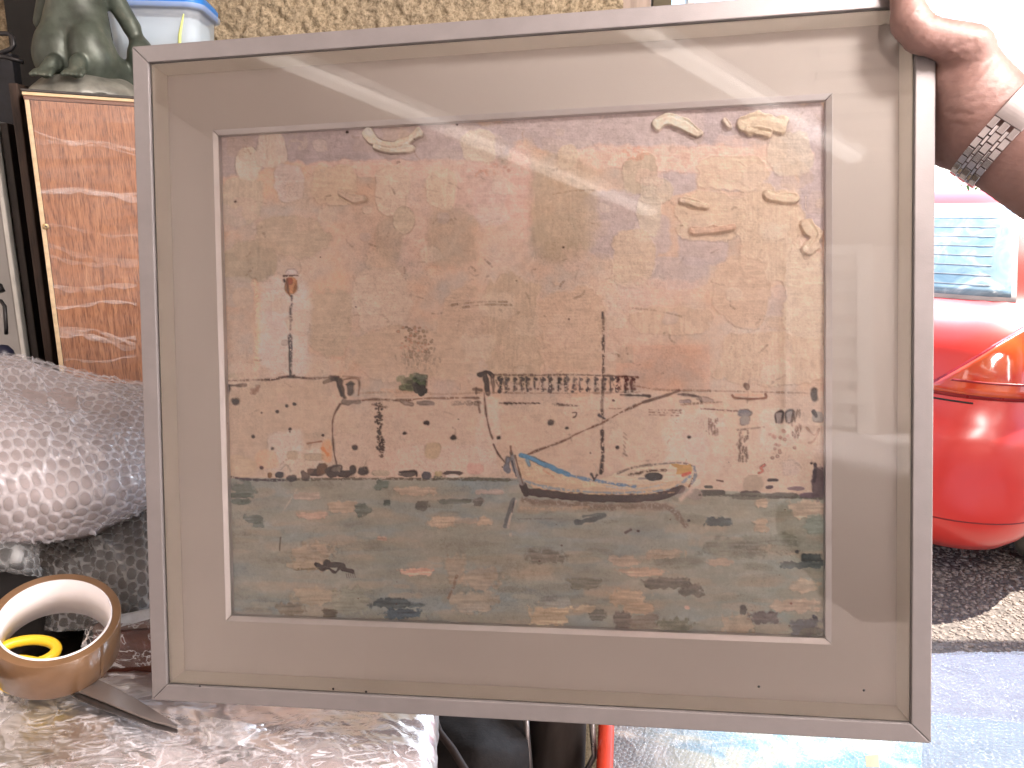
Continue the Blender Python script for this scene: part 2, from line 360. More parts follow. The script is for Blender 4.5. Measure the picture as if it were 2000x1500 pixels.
ring('spacer', -W/2+LIP-.0035, W/2-LIP+.0035, -H/2+LIP-.0035, H/2-LIP+.0035, .0042, -DEP+.0002, -.0052, MT['cream'], bevel=.0002, slope=.0035)
ring('fillet', FX-FW/2, FX+FW/2, FY-FH/2, FY+FH/2, FB, -DEP-.0035, -DEP+.0042, MT['fillet'], bevel=.0004, zi=-DEP+.0022)
box('glass', (0, 0, -.004), (W-2*LIP+.006, H-2*LIP+.006, .002), glass_mat('picture_glass', 1.5, (.985, .99, .985), .025), fe, 0, local=True)
# mount board with its window
ow, oh = W/2-LIP-.0002, H/2-LIP-.0002; xa, xb, ya, yb = FX-FW/2+.001, FX+FW/2-.001, FY-FH/2+.001, FY+FH/2-.001
bm = bmesh.new(); O = [bm.verts.new((x, y, -DEP)) for x, y in ((-ow, -oh), (ow, -oh), (ow, oh), (-ow, oh))]; I = [bm.verts.new((x, y, -DEP)) for x, y in ((xa, ya), (xb, ya), (xb, yb), (xa, yb))]
fs = [bm.faces.new((O[k], O[(k+1) % 4], I[(k+1) % 4], I[k])) for k in range(4)]
r = bmesh.ops.extrude_face_region(bm, geom=fs); bmesh.ops.translate(bm, verts=[v for v in r['geom'] if isinstance(v, bmesh.types.BMVert)], vec=(0, 0, -.0025))
mm, t, b = nodes('mount_card'); co = coords(t)
t.links.new(ramp(t, noise(t, co, 5, 3), [(.3, (.60, .556, .534)), (.7, (.645, .60, .575))]), b.inputs['Base Color']); b.inputs['Roughness'].default_value = .85
bump(t, b, noise(t, co, 900, 2), .12, .0006)
bm_obj('mount', bm, mm, fe, local=True)
box('backing_board', (0, 0, -.030), (W-.012, H-.012, .0025), mat('hardboard', (.2, .12, .07), .8), fe, 0, local=True)
for k, (x, y) in enumerate([(-.283, -.276), (.28, -.2515), (.20, -.2525), (-.13, -.2755), (-.16, -.2745)]):       # specks of dirt trapped in the frame
    lathe('speck', [(0, .0006), (.0009, .0003), (.0011, 0)], MT['black'], fe, 8, M=Mf @ Matrix.Translation((x, y, -.0045 if k in (3, 4) else .0)))

# ---------------------------------------------------------------- the painted canvas: paint laid on stroke by stroke with real relief
GX, GY = 820, 690
x0, x1, y0, y1 = FX-FW/2+FB-.002, FX+FW/2-FB+.002, FY-FH/2+FB-.002, FY+FH/2-FB+.002; ZC = -DEP-.0033
lx = np.linspace(x0, x1, GX); ly = np.linspace(y1, y0, GY); LX, LY = np.meshgrid(lx, ly)
pc = np.stack([LX, -LY, np.full_like(LX, -ZC)], -1) @ FR.T + FT
PX = pc[..., 0]/pc[..., 2]*F+1000; PY = pc[..., 1]/pc[..., 2]*F+750
C = np.zeros((GY, GX, 3)); HT = np.zeros((GY, GX))
cmin, cmax, rmin, rmax = PX.min(0), PX.max(0), PY.min(1), PY.max(1)
def win(xa, xb, ya, yb):
    c = np.where((cmax >= xa) & (cmin <= xb))[0]; r = np.where((rmax >= ya) & (rmin <= yb))[0]
    return None if len(c) == 0 or len(r) == 0 else (slice(r[0], r[-1]+1), slice(c[0], c[-1]+1))
_sd = [0]
def put(sl, m, col, h, tex, ridge=0, streak=0.):
    X, Y = PX[sl], PY[sl]; _sd[0] += 1; s = _sd[0]
    col = np.array(col, float); g = (fbm(X, Y, 14, s, 3)-.5)*2*tex + (vnoise(X*(.12 if streak >= 0 else 1), Y*(1 if streak >= 0 else .12), 3.2, s+5)-.5)*abs(streak)
    cc = col[None, None]*(1+g[..., None])
    C[sl] = C[sl]*(1-m[..., None])+cc*m[..., None]
    HT[sl] = HT[sl]*(1-m*.6) + h*m*(1+g*2.5) + ridge*np.exp(-((m-.45)/.22)**2)
def blob(xa, ya, xb, yb, col, a=1., rot=0., sq=3., rough=.3, soft=.12, h=0., ridge=0., tex=.05, dry=0., ns=26, streak=.06):
    cx, cy, rx, ry = (xa+xb)/2, (ya+yb)/2, abs(xb-xa)/2, abs(yb-ya)/2; R = max(rx, ry)*1.5+8
    sl = win(cx-R, cx+R, cy-R, cy+R)
    if sl is None: return
    X, Y = PX[sl]-cx, PY[sl]-cy; c, s = math.cos(rot), math.sin(rot); u = X*c+Y*s; v = -X*s+Y*c; _sd[0] += 1; k = _sd[0]
    d = ((np.abs(u)/rx)**sq+(np.abs(v)/ry)**sq)**(1/sq)
    d = d + rough*(fbm(PX[sl], PY[sl], ns, k, 4)-.5)*1.6
    m = np.clip((1+soft-d)/(2*soft), 0, 1); m = m*m*(3-2*m)*a
    if dry: m = m*np.clip((fbm(PX[sl], PY[sl], 7, k+9, 3)-(.35+.3*dry))*9, 0, 1)
    put(sl, m, col, h, tex, ridge, streak)
def _smooth(p):
    n = len(p); t = np.linspace(0, n-1, (n-1)*4+1); i = np.clip(np.floor(t).astype(int), 0, n-2); f = (t-i)[:, None]; g = lambda k: p[np.clip(i+k, 0, n-1)]
    return .5*((2*g(0))+(-g(-1)+g(1))*f+(2*g(-1)-5*g(0)+4*g(1)-g(2))*f**2+(-g(-1)+3*g(0)-3*g(1)+g(2))*f**3)
def stroke(pts, wd, col, a=1., dry=0., h=0., rough=.5, soft=.9, tex=.08, ns=9):
    p = np.array(pts, float); p = _smooth(p) if len(p) > 2 else p; R = wd*1.5+6; sl = win(p[:, 0].min()-R, p[:, 0].max()+R, p[:, 1].min()-R, p[:, 1].max()+R)
    if sl is None: return
    X, Y = PX[sl], PY[sl]; D = np.full(X.shape, 1e9)
    for q, r in zip(p[:-1], p[1:]):
        e = r-q; tt = np.clip(((X-q[0])*e[0]+(Y-q[1])*e[1])/max(e@e, 1e-9), 0, 1); D = np.minimum(D, np.hypot(X-q[0]-tt*e[0], Y-q[1]-tt*e[1]))
    _sd[0] += 1; k = _sd[0]
    r = wd/2*(1+rough*(vnoise(X, Y, ns, k)-.5)*2)
    m = np.clip((r+soft-D)/(2*soft), 0, 1)*a
    if dry: m = m*np.clip((fbm(X, Y, 3.2, k+9, 2)-(.22+.34*dry))*6, .12, 1)
    put(sl, m, col, h, tex)
def dot(x, y, r, col, a=.95): blob(x-r, y-r*.85, x+r, y+r*.85, col, a, rough=.5, soft=.3, sq=2, ns=6, h=.00015)

# ground colours: sky, quay wall, water
gy = PY; n1 = fbm(PX, PY, 120, 3, 5); n2 = fbm(PX, PY, 38, 8, 4)
skyc = np.array([186, 157, 135.])*(1+.16*(n1-.5)[..., None]) + np.array([6, 0, -4.])*((n2-.5)*6)[..., None]
C[:] = skyc
# lavender ground of the upper sky
LAV = (168, 151, 149); LAV2 = (160, 145, 146); PNK = (206, 166, 146); TAN = (189, 163, 136); TAN2 = (178, 152, 124); CRM = (200, 182, 162); GRN = (154, 137, 115); PALE = (197, 177, 163)
for a in [(425, 255, 520, 350, LAV2, .8), (545, 250, 760, 322, LAV2, .95), (690, 235, 1010, 322, LAV, .95), (980, 195, 1440, 300, LAV, .95), (1380, 190, 1620, 300, LAV2, .85), (1560, 250, 1622, 470, LAV2, .9), (1140, 365, 1270, 500, LAV, .85), (1275, 328, 1365, 380, LAV, .95), (1230, 420, 1310, 500, LAV, .7),
          (1330, 440, 1420, 520, LAV, .8), (1250, 500, 1390, 565, LAV, .7), (1410, 335, 1560, 375, LAV, .8), (925, 350, 1000, 440, (184, 158, 152), .8), (1480, 560, 1560, 620, LAV, .35)]:
    blob(*a[:4], a[4], a[5], rough=.35, soft=.1, tex=.05)
for a in [(1110, 283, 1560, 336, PNK, .85), (560, 312, 960, 345, PNK, .7), (865, 320, 1040, 420, (192, 158, 145), .8), (990, 300, 1040, 480, (204, 160, 144), .75), (770, 320, 840, 520, (190, 158, 144), .5), (1195, 545, 1370, 600, PNK, .5), (1100, 590, 1300, 700, (196, 162, 140), .5), (930, 430, 1040, 520, (196, 164, 144), .5), (650, 400, 760, 520, (188, 158, 138), .5)]:
    blob(*a[:4], a[4], a[5], rough=.45, soft=.2, tex=.09, ns=18)
# wide knife-laid patches
for a in [(432, 345, 515, 440, (180, 162, 138)), (462, 290, 512, 352, CRM), (500, 258, 562, 330, (190, 172, 156)), (536, 320, 596, 392, (186, 168, 160)), (612, 322, 700, 400, TAN), (735, 325, 800, 420, (192, 167, 145)), (832, 330, 890, 408, (194, 170, 146)), (900, 252, 968, 318, (192, 174, 152)), (438, 470, 535, 552, (163, 147, 122)), (505, 420, 640, 500, (176, 154, 128)),
          (1090, 282, 1128, 330, (196, 172, 146)), (1215, 300, 1285, 380, (172, 154, 130)), (1250, 345, 1312, 400, (182, 166, 146)), (1245, 380, 1290, 460, (178, 162, 142)), (1360, 305, 1500, 372, TAN), (1500, 255, 1585, 345, (178, 164, 146)), (1440, 370, 1568, 560, TAN), (1320, 375, 1450, 470, TAN), (1195, 440, 1280, 560, TAN), (1395, 500, 1500, 640, (184, 154, 128)), (1530, 490, 1612, 690, (190, 166, 140)), (940, 540, 1060, 745, TAN2), (1050, 560, 1180, 740, (186, 154, 126)), (600, 560, 690, 700, (176, 153, 127)), (690, 520, 800, 640, (190, 164, 142)), (860, 560, 960, 700, (184, 154, 128)), (1230, 600, 1400, 655, (190, 158, 130)), (1400, 650, 1610, 750, (190, 160, 132)), (690, 640, 940, 740, (184, 156, 130))]:
    blob(*a[:4], a[4], .85, rough=.35, soft=.07, h=.00025, ridge=.00025, tex=.045, streak=random.choice((.08, -.08)))
# greenish knife marks with rounded lower ends
for a in [(835, 404, 932, 522, GRN, .42), (734, 425, 785, 512, (158, 141, 120), .45), (1034, 300, 1165, 505, (165, 145, 118), .6), (1040, 420, 1150, 510, (160, 141, 116), .5), (485, 480, 535, 548, (156, 140, 118), .6)]:
    blob(*a[:4], a[4], a[5], rough=.22, soft=.2, h=.0003, ridge=.0003, sq=2.8, streak=-.1)
for a in [(768, 404, 812, 456, (176, 156, 134)), (720, 360, 845, 372, CRM)]: pass
blob(768, 404, 812, 456, (178, 158, 134), .9, rough=.1, sq=2, soft=.06, h=.0005, ridge=.0007)
# thick impasto touches
def impasto(pts, wd, col=CRM): 
    stroke([(x+2, y+4) for x, y in pts], wd*1.04, (140, 118, 102), .25, soft=2.5); stroke(pts, wd, col, 1, h=.0022, rough=.45, soft=.8, tex=.07, ns=16)  # soft offset dark copy paints each touch's cast shadow
    stroke([(x, y-wd*.22) for x, y in pts], wd*.25, tuple(c*1.05 for c in col), .7, h=.0006, rough=.6)
impasto([(722, 262), (742, 280), (768, 284), (795, 278), (818, 262)], 20); impasto([(735, 288), (765, 296), (805, 290)], 15)
impasto([(1284, 242), (1310, 234), (1340, 244), (1362, 262)], 22, (194, 176, 154)); impasto([(1450, 246), (1490, 240), (1525, 246)], 34, (186, 164, 136)); impasto([(1500, 262), (1460, 256)], 16, (186, 164, 136))
impasto([(1330, 392), (1355, 398), (1380, 404)], 14, TAN); impasto([(1352, 450), (1395, 449), (1432, 444)], 16, (184, 148, 124)); impasto([(1500, 380), (1530, 386), (1550, 388)], 20, TAN); impasto([(1578, 440), (1592, 465), (1575, 488)], 26, TAN)
impasto([(668, 378), (690, 388), (712, 388)], 13, (186, 160, 138)); impasto([(1415, 236), (1425, 250)], 9, (180, 162, 146))
for a in [(560, 258, 600, 290), (925, 322, 990, 345), (1210, 285, 1270, 312), (620, 330, 650, 345)]:
    blob(*a, (190, 128, 100) if a[0] > 900 else (176, 160, 142), .45, rough=.6, dry=.5, soft=.2, ns=12)
# pale upright and orange edge at the left
blob(500, 545, 608, 738, (198, 180, 172), .75, rough=.35, soft=.15); blob(430, 540, 500, 600, (170, 156, 144), .6, rough=.3)
stroke([(498, 550), (503, 590), (503, 650), (499, 742)], 10, (222, 176, 142), .7, soft=3, dry=.15)
blob(452, 560, 495, 602, (190, 162, 136), .6, rough=.3, sq=2)

# quay wall
def wl(x): return 934 + np.clip((x-990)/620, 0, 1)*36
top = 738 + np.clip((PX-650)/40, 0, 1)*36
mw = np.clip((PY-top)/2.5, 0, 1)*(PY < wl(PX)+2)*.62
wc = np.array([192, 163, 141.])*(1+.2*(n2-.5)[..., None]+.10*(fbm(PX, PY, 16, 31, 3)-.5)[..., None]); C = C*(1-mw[..., None])+wc*mw[..., None]
for a in [(440, 742, 660, 930, (180, 154, 128), .6), (520, 838, 590, 930, (200, 180, 168), .7), (560, 870, 640, 935, (204, 184, 168), .6), (640, 790, 940, 920, (190, 160, 138), .5), (760, 870, 990, 930, (202, 172, 156), .5), (950, 800, 1170, 920, (192, 160, 134), .6), (1130, 790, 1330, 900, (196, 166, 142), .5), (1300, 800, 1420, 930, (206, 182, 166), .6), (1420, 850, 1600, 960, (200, 170, 146), .6), (1480, 800, 1560, 880, (206, 184, 170), .4),
          (830, 865, 860, 895, (176, 150, 110), .7), (912, 905, 945, 925, (196, 142, 128), .7), (500, 878, 545, 915, (210, 160, 120), .55), (625, 860, 650, 905, (222, 150, 100), .75), (595, 885, 640, 900, (150, 130, 100), .5), (560, 880, 582, 898, (160, 140, 112), .7), (440, 890, 500, 935, (186, 158, 124), .6), (1450, 930, 1490, 960, (150, 132, 112), .7), (1380, 830, 1440, 960, (196, 164, 142), .5), (930, 770, 975, 915, (206, 178, 164), .45)]:
    blob(*a[:4], a[4], a[5], rough=.4, soft=.15, tex=.06)
# brown top lines of the quay
DK = (66, 44, 40); BR = (112, 82, 66); NV = (52, 52, 66)
stroke([(440, 744), (500, 742), (535, 741), (565, 736), (610, 739), (662, 736)], 3.2, (88, 58, 52), .9, dry=.1)
stroke([(440, 736), (500, 731)], 9, (146, 132, 100), .5, soft=3); stroke([(443, 753), (480, 752)], 5, DK, .95); stroke([(445, 754), (442, 776)], 8, (84, 60, 54), .9)
for k in range(8): dot(488+RNG.uniform(-2, 22), 752+RNG.uniform(-3, 16), 4, (118, 80, 68), .6)
stroke([(646, 738), (662, 742), (672, 776)], 10, (84, 66, 58), .95, soft=1.5); stroke([(656, 740), (668, 772)], 5, (60, 44, 40), .9); stroke([(634, 746), (648, 742)], 7, (86, 70, 60), .8)
stroke([(672, 741), (700, 740), (700, 772)], 3, (122, 92, 76), .85); stroke([(670, 735), (704, 738)], 3, (140, 106, 86), .7); stroke([(683, 752), (683, 768)], 13, (84, 74, 70), .9, soft=1.5); stroke([(676, 751), (691, 750)], 3, (60, 52, 50), .8)
stroke([(664, 789), (700, 783), (740, 780), (790, 782), (830, 778), (935, 777)], 3, (128, 94, 76), .85, dry=.15); stroke([(672, 786), (702, 785)], 9, (122, 106, 98), .9); stroke([(785, 784), (803, 790)], 9, (128, 110, 100), .8); stroke([(816, 786), (846, 787)], 8, (122, 108, 102), .9); stroke([(884, 788), (936, 787)], 8, (134, 114, 102), .75, dry=.2); stroke([(934, 786), (937, 806)], 3, BR, .7)
stroke([(700, 768), (790, 765), (860, 770), (945, 766)], 3, (160, 122, 96), .6, dry=.25); stroke([(745, 762), (800, 765)], 6, (196, 142, 104), .5, dry=.3)
stroke([(664, 790), (652, 812), (649, 835), (652, 880), (657, 905), (662, 930)], 2.2, (96, 66, 56), .85)
stroke([(946, 768), (949, 805), (956, 840), (962, 856)], 2.6, (92, 62, 52), .85); stroke([(964, 868), (974, 888), (988, 905)], 2.6, (92, 62, 52), .85)
for k in range(150):      # dry stippled upright on the quay
    y = RNG.uniform(788, 893); dot(739+RNG.normal(0, 3)+(y-790)*.06, y, RNG.uniform(1, 2.6), (84, 66, 60), .8)
stroke([(727, 790), (752, 796)], 4, (110, 86, 76), .6, dry=.4)
for a in [(833, 826, 5.5), (790, 846, 4), (693, 874, 5.5), (886, 855, 5), (974, 855, 4), (1076, 825, 6), (1346, 854, 3.5), (495, 853, 3.5), (567, 838, 3), (532, 876, 3), (460, 784, 8), (560, 793, 3.5), (575, 789, 3.5), (541, 804, 4), (631, 850, 3), (1107, 836, 3), (511, 914, 4), (1206, 874, 4), (1198, 782, 3), (678, 258, 3), (460, 394, 2.5), (1585, 905, 3)]: dot(*a, (62, 46, 48))
stroke([(1118, 806), (1126, 806), (1124, 813), (1120, 815)], 2.4, DK); stroke([(628, 862), (600, 866)], 3, (122, 72, 54), .7); stroke([(630, 876), (640, 888)], 6, (190, 110, 60), .7)
# street lantern
blob(557, 524, 582, 541, (190, 170, 164), .9, sq=2, rough=.15, h=.0002); stroke([(557, 533), (563, 526), (576, 526), (582, 534)], 1.8, (150, 128, 122), .8); stroke([(554, 539), (583, 538)], 3, (74, 46, 42), .9, dry=.1); blob(557, 541, 581, 574, (176, 118, 72), .95, rough=.2, sq=2.5, h=.0004); blob(560, 543, 572, 556, (146, 72, 48), .8, rough=.4); stroke([(561, 545), (564, 572), (568, 578)], 3.5, (128, 76, 44), .9); stroke([(580, 548), (575, 570)], 3, (150, 98, 58), .8); stroke([(555, 546), (556, 550)], 3, DK, .8)
stroke([(569, 578), (570, 592), (567, 606), (569, 625)], 3.6, (90, 84, 88), .9, dry=.1); stroke([(568, 625), (567, 655)], 2.2, (104, 94, 96), .65, dry=.3); stroke([(566, 656), (568, 690), (567, 734)], 6.2, (88, 86, 92), .95, dry=.08); stroke([(564, 660), (566, 732)], 1.8, (50, 46, 50), .8)
blob(550, 664, 562, 674, (150, 138, 130), .5); stroke([(545, 737), (575, 734)], 4, (80, 54, 50), .7)
# tree: faint dry foliage, green shrub
for k in range(90): x, y = RNG.normal(812, 16), RNG.uniform(638, 700); dot(x, y, RNG.uniform(1.2, 3.2), random.choice([(140, 116, 96), (128, 106, 88), (176, 120, 96)]), .5)
for k in range(70): x, y = RNG.normal(815, 18), RNG.normal(702, 12); stroke([(x, y), (x+RNG.normal(0, 2), y-9)], 2, (142, 124, 106), .55, dry=.2)
for k in range(26): x, y = RNG.normal(806, 13), RNG.normal(748, 6); blob(x-9, y-6, x+9, y+6, random.choice([(62, 84, 52), (80, 98, 66), (44, 58, 38)]), .85, rough=.6, soft=.2, ns=8, h=.0004)
for k in range(14): x, y = RNG.normal(816, 8), RNG.normal(760, 5); blob(x-6, y-5, x+6, y+5, (42, 42, 40), .9, rough=.6, ns=7)
for k in range(6): x, y = RNG.normal(820, 6), RNG.normal(735, 3); blob(x-6, y-5, x+6, y+5, (98, 104, 88), .8, rough=.6, ns=7)
# balustrade
stroke([(936, 733), (950, 726), (962, 734)], 8, (66, 54, 56), .95); stroke([(948, 732), (953, 768)], 9, (74, 60, 58), .9); stroke([(962, 735), (964, 766)], 6, (104, 84, 76), .8); stroke([(925, 760), (940, 762)], 4, (100, 80, 70), .7); stroke([(930, 758), (930, 768)], 4, (100, 76, 64), .8)
stroke([(960, 732), (1040, 733), (1130, 732), (1245, 737)], 3.2, (104, 84, 76), .85, dry=.15); stroke([(950, 767), (1100, 768), (1250, 766)], 2.5, (140, 108, 90), .7, dry=.2)
for x in np.arange(974, 1242, 14.5):
    j = RNG.uniform(-3, 3); stroke([(x+j, 738), (x+j+RNG.uniform(-2, 2), 750), (x+j*.5, 764)], RNG.uniform(4, 7), random.choice([(78, 66, 68), (96, 80, 78), (62, 50, 54)]), .9, dry=.25, rough=.8); dot(x+j+3, 741, 3.5, (66, 54, 58), .8); dot(x+4, 760, 3, (100, 76, 72), .7)
for k in range(30): x = RNG.uniform(965, 1245); stroke([(x, 736+RNG.uniform(0, 12)), (x+RNG.uniform(-5, 9), 748+RNG.uniform(0, 14))], 2, (110, 88, 82), .6, dry=.2)
for x in range(976, 1050, 9): stroke([(x, 787), (x+6, 788)], 3, DK, .8, dry=.2)
stroke([(1080, 789), (1130, 793)], 4, (92, 72, 64), .9, dry=.2); stroke([(1190, 798), (1215, 798)], 2.4, BR, .6, dry=.3)
for k in range(3): stroke([(1268, 800+k*5), (1330, 802+k*5)], 3, (130, 98, 84), .7, dry=.5)
stroke([(1370, 798), (1440, 803)], 3, (104, 76, 70), .7, dry=.3)
# far quay, moored dark shapes to the right
stroke([(1242, 754), (1300, 762), (1420, 764), (1580, 768)], 2.4, (140, 106, 88), .65, dry=.25); stroke([(1212, 771), (1262, 773)], 3.4, (70, 50, 48), .95); stroke([(1256, 772), (1268, 774)], 5, (74, 54, 52), .9); stroke([(1325, 770), (1362, 774), (1370, 784)], 4, (96, 78, 76), .9); stroke([(1365, 778), (1390, 783)], 9, (150, 128, 118), .8); stroke([(1330, 784), (1346, 784)], 6, (128, 110, 112), .8)
stroke([(1430, 772), (1440, 778), (1492, 778), (1495, 770)], 4, (122, 82, 64), .9); stroke([(1438, 771), (1488, 772)], 6, (196, 152, 124), .8); stroke([(1458, 752), (1460, 760)], 9, (100, 76, 66), .9); stroke([(1463, 742), (1460, 754)], 2, BR, .8); stroke([(1588, 762), (1590, 778)], 11, (78, 68, 68), .95, soft=2); stroke([(1330, 790), (1410, 785)], 2.4, BR, .5, dry=.3)
blob(1440, 800, 1470, 814, (98, 102, 112), .9, rough=.4, soft=.15, ns=10); blob(1446, 812, 1464, 830, (112, 110, 114), .85, rough=.4, ns=10); stroke([(1440, 840), (1492, 834)], 2.4, (130, 108, 96), .7, dry=.2)
for x, y in [(1523, 815), (1543, 813)]: blob(x-9, y-13, x+9, y+13, (124, 116, 116), .85, rot=.25, rough=.25, sq=2); stroke([(x-7, y+10), (x-9, y-6), (x, y-12), (x+7, y-9), (x+3, y+10)], 2.6, (74, 66, 68), .85)
blob(1586, 804, 1608, 824, (128, 122, 118), .8, rough=.4); stroke([(1588, 804), (1594, 812)], 7, (72, 66, 72), .9)
for cx, ya, yb in [(1452, 838, 900), (1555, 800, 850), (1393, 815, 845)]:
    for k in range(34): x, y = cx+RNG.uniform(-9, 9), RNG.uniform(ya, yb); stroke([(x, y), (x+RNG.uniform(-1, 1), y+6)], 1.8, (118, 94, 84), .7)
for k in range(20): x, y = RNG.normal(1515, 12), RNG.normal(865, 16); dot(x, y, 3, (160, 112, 98), .5)
stroke([(1575, 835), (1590, 850), (1600, 838), (1590, 860), (1580, 865)], 3, (160, 118, 98), .6); stroke([(1493, 908), (1486, 914), (1490, 920), (1482, 924)], 3.5, (184, 92, 78), .85)
for k in range(6): stroke([(1218, 845+k*8), (1222+RNG.uniform(-4, 8), 850+k*8)], 3, (122, 98, 82), .6)
# rope and mast
stroke([(1030, 888), (1060, 876), (1108, 858), (1125, 848), (1180, 824), (1215, 804), (1262, 784)], 3.4, (118, 82, 64), .95, dry=.05); stroke([(1255, 786), (1290, 776), (1326, 763)], 4.4, (100, 74, 62), .95)
stroke([(1177, 611), (1177, 620)], 6, (62, 48, 50), .95); stroke([(1178, 618), (1179, 660)], 3.6, (96, 74, 66), .85, dry=.35); stroke([(1178, 660), (1178, 730), (1176, 790)], 4.6, (84, 62, 56), .92, dry=.22); stroke([(1175, 790), (1178, 818)], 4, (76, 56, 50), .9, dry=.1); stroke([(1170, 811), (1181, 818)], 4.5, (82, 72, 80), .9); stroke([(1177, 818), (1177, 845)], 3, (140, 108, 90), .6, dry=.3); stroke([(1176, 843), (1177, 885), (1174, 924)], 5.6, (64, 42, 42), .95, dry=.2)

# water
mwat = np.clip((PY-wl(PX)+1.5)/3, 0, 1)
wn = fbm(PX*.35, PY, 22, 41, 4); wat = np.array([130, 135, 130.])*(1+.22*(wn-.5)[..., None]) + np.array([8, 2, -4.])*((fbm(PX*.4, PY, 60, 51, 3)-.5)*5)[..., None]
shade = np.clip((PX-1250)/350, 0, 1)[..., None]*np.array([10, 14, 8.]); C = C*(1-mwat[..., None])+(wat+shade)*mwat[..., None]; HT *= (1-mwat*.8)
WG = (116, 114, 100); TL = (92, 104, 98); WB = (176, 148, 122); WP = (190, 150, 128); LG = (150, 148, 132); DT = (72, 86, 92)
for k in range(620):
    x, y = RNG.uniform(440, 1620), RNG.uniform(945, 1260)
    if y < wl(x)+8: continue
    s = RNG.uniform(14, 60); blob(x-s, y-s*.2, x+s, y+s*.2, random.choice([WG, LG, (150, 138, 118), (128, 124, 110), (158, 140, 118), (132, 134, 122)]), RNG.uniform(.2, .5), rough=.55, soft=.25, sq=2.6, ns=14, rot=RNG.normal(0, .06))
for a in [(455, 940, 498, 975, TL, .8), (452, 962, 492, 972, (76, 92, 86), .7), (452, 974, 486, 985, (80, 96, 88), .7), (478, 1005, 515, 1022, (92, 104, 100), .8), (495, 1020, 515, 1030, (86, 100, 96), .7), (580, 1000, 640, 1014, WP, .7), (570, 962, 625, 978, (174, 150, 134), .7), (640, 980, 700, 1000, (170, 144, 118), .7), (696, 985, 722, 1008, (88, 98, 92), .85), (730, 938, 760, 956, (92, 106, 98), .85), (750, 976, 762, 986, (84, 98, 94), .8), (770, 950, 850, 968, (180, 150, 124), .6), (840, 1008, 885, 1030, (180, 154, 126), .8), (932, 1008, 960, 1028, (180, 154, 126), .8), (870, 1010, 930, 1022, (170, 146, 124), .5), (812, 980, 838, 1000, (92, 88, 82), .75), (852, 974, 925, 983, (98, 104, 98), .8), (925, 972, 944, 990, (104, 98, 94), .8), (930, 956, 985, 966, (176, 148, 134), .6), (785, 1109, 842, 1124, (214, 158, 134), .9), (736, 1048, 754, 1056, (190, 150, 128), .7), (570, 1060, 650, 1110, (160, 138, 114), .6), (620, 1066, 640, 1082, (172, 148, 124), .6), (560, 1095, 620, 1112, (158, 140, 112), .6), (870, 1085, 910, 1140, (164, 142, 118), .55), (900, 1110, 975, 1150, (166, 142, 118), .55), (575, 1148, 660, 1180, (164, 146, 120), .65), (880, 1155, 970, 1195, (166, 148, 124), .6),
          (732, 1168, 800, 1188, DT, .85), (748, 1188, 820, 1208, (70, 90, 104), .92), (800, 1178, 830, 1186, (82, 98, 104), .7), (630, 1190, 662, 1208, (102, 94, 78), .9), (540, 1178, 590, 1200, (116, 106, 90), .7), (650, 1150, 720, 1200, (132, 134, 118), .6), (1040, 1178, 1112, 1222, (180, 158, 126), .92), (1050, 1165, 1110, 1185, (134, 136, 130), .8), (1190, 1152, 1262, 1182, (172, 146, 116), .8), (1218, 1176, 1282, 1200, (170, 142, 112), .8), (1200, 1192, 1235, 1228, (108, 96, 90), .8), (1150, 1190, 1180, 1215, (104, 104, 96), .8), (1128, 1182, 1160, 1196, (164, 146, 118), .8), (1230, 1200, 1285, 1225, (122, 108, 96), .6), (1286, 1208, 1352, 1236, (98, 100, 82), .7), (1255, 1128, 1340, 1150, (102, 96, 88), .8), (1330, 1140, 1370, 1166, (96, 88, 80), .7), (1215, 1108, 1300, 1126, (182, 148, 120), .75), (1185, 1085, 1250, 1105, (172, 144, 120), .6), (1260, 1072, 1330, 1092, (172, 146, 120), .6), (1380, 1090, 1430, 1104, (184, 152, 126), .6), (1380, 1010, 1430, 1028, DT, .85), (1370, 1050, 1500, 1090, (110, 112, 100), .6), (1500, 1040, 1560, 1080, (112, 116, 104), .5), (1470, 1015, 1500, 1040, (184, 154, 122), .6), (1475, 970, 1500, 990, (182, 154, 124), .7), (1545, 975, 1612, 1010, (196, 170, 144), .7), (1570, 1005, 1612, 1040, (120, 140, 132), .6), (1565, 1080, 1605, 1098, (70, 82, 84), .9), (1528, 1096, 1604, 1110, (78, 90, 92), .85), (1545, 1130, 1600, 1156, (182, 158, 128), .6), (1465, 1194, 1522, 1218, (98, 88, 90), .85), (1545, 1208, 1602, 1238, (86, 88, 96), .9), (1560, 1225, 1600, 1244, (96, 92, 78), .7), (1505, 1170, 1600, 1195, (186, 158, 132), .6), (1445, 1180, 1458, 1200, (80, 78, 78), .8), (1585, 1200, 1598, 1210, (64, 70, 82), .9), (1410, 1200, 1470, 1240, (172, 148, 120), .6), (1030, 1075, 1100, 1100, (108, 102, 92), .7), (1110, 1130, 1170, 1150, (108, 104, 88), .6), (560, 920, 561, 921, WG, .1)]:
    blob(*a[:4], a[4], a[5], rough=.75, soft=.16, sq=3.2, ns=9, h=.0004, ridge=.0002, tex=.10, streak=.3)
stroke([(1125, 1020), (1150, 1016), (1180, 1006)], 9, (84, 92, 96), .9, rough=.6); stroke([(1140, 1008), (1178, 1004)], 5, (96, 104, 104), .8)
stroke([(618, 1100), (632, 1106), (638, 1098), (646, 1104), (665, 1102), (672, 1112), (688, 1116)], 8, (58, 42, 44), .95, rough=.7, h=.0003); stroke([(618, 1100), (628, 1112), (642, 1110), (655, 1118), (664, 1108)], 5, (60, 44, 46), .95, rough=.6); dot(638, 1098, 6, (56, 40, 42)); stroke([(575, 1112), (625, 1110)], 4, (110, 100, 76), .6, dry=.3)
for k in range(5): stroke([(676+k*4, 1120), (678+k*4, 1128)], 1.5, (74, 60, 60), .7)
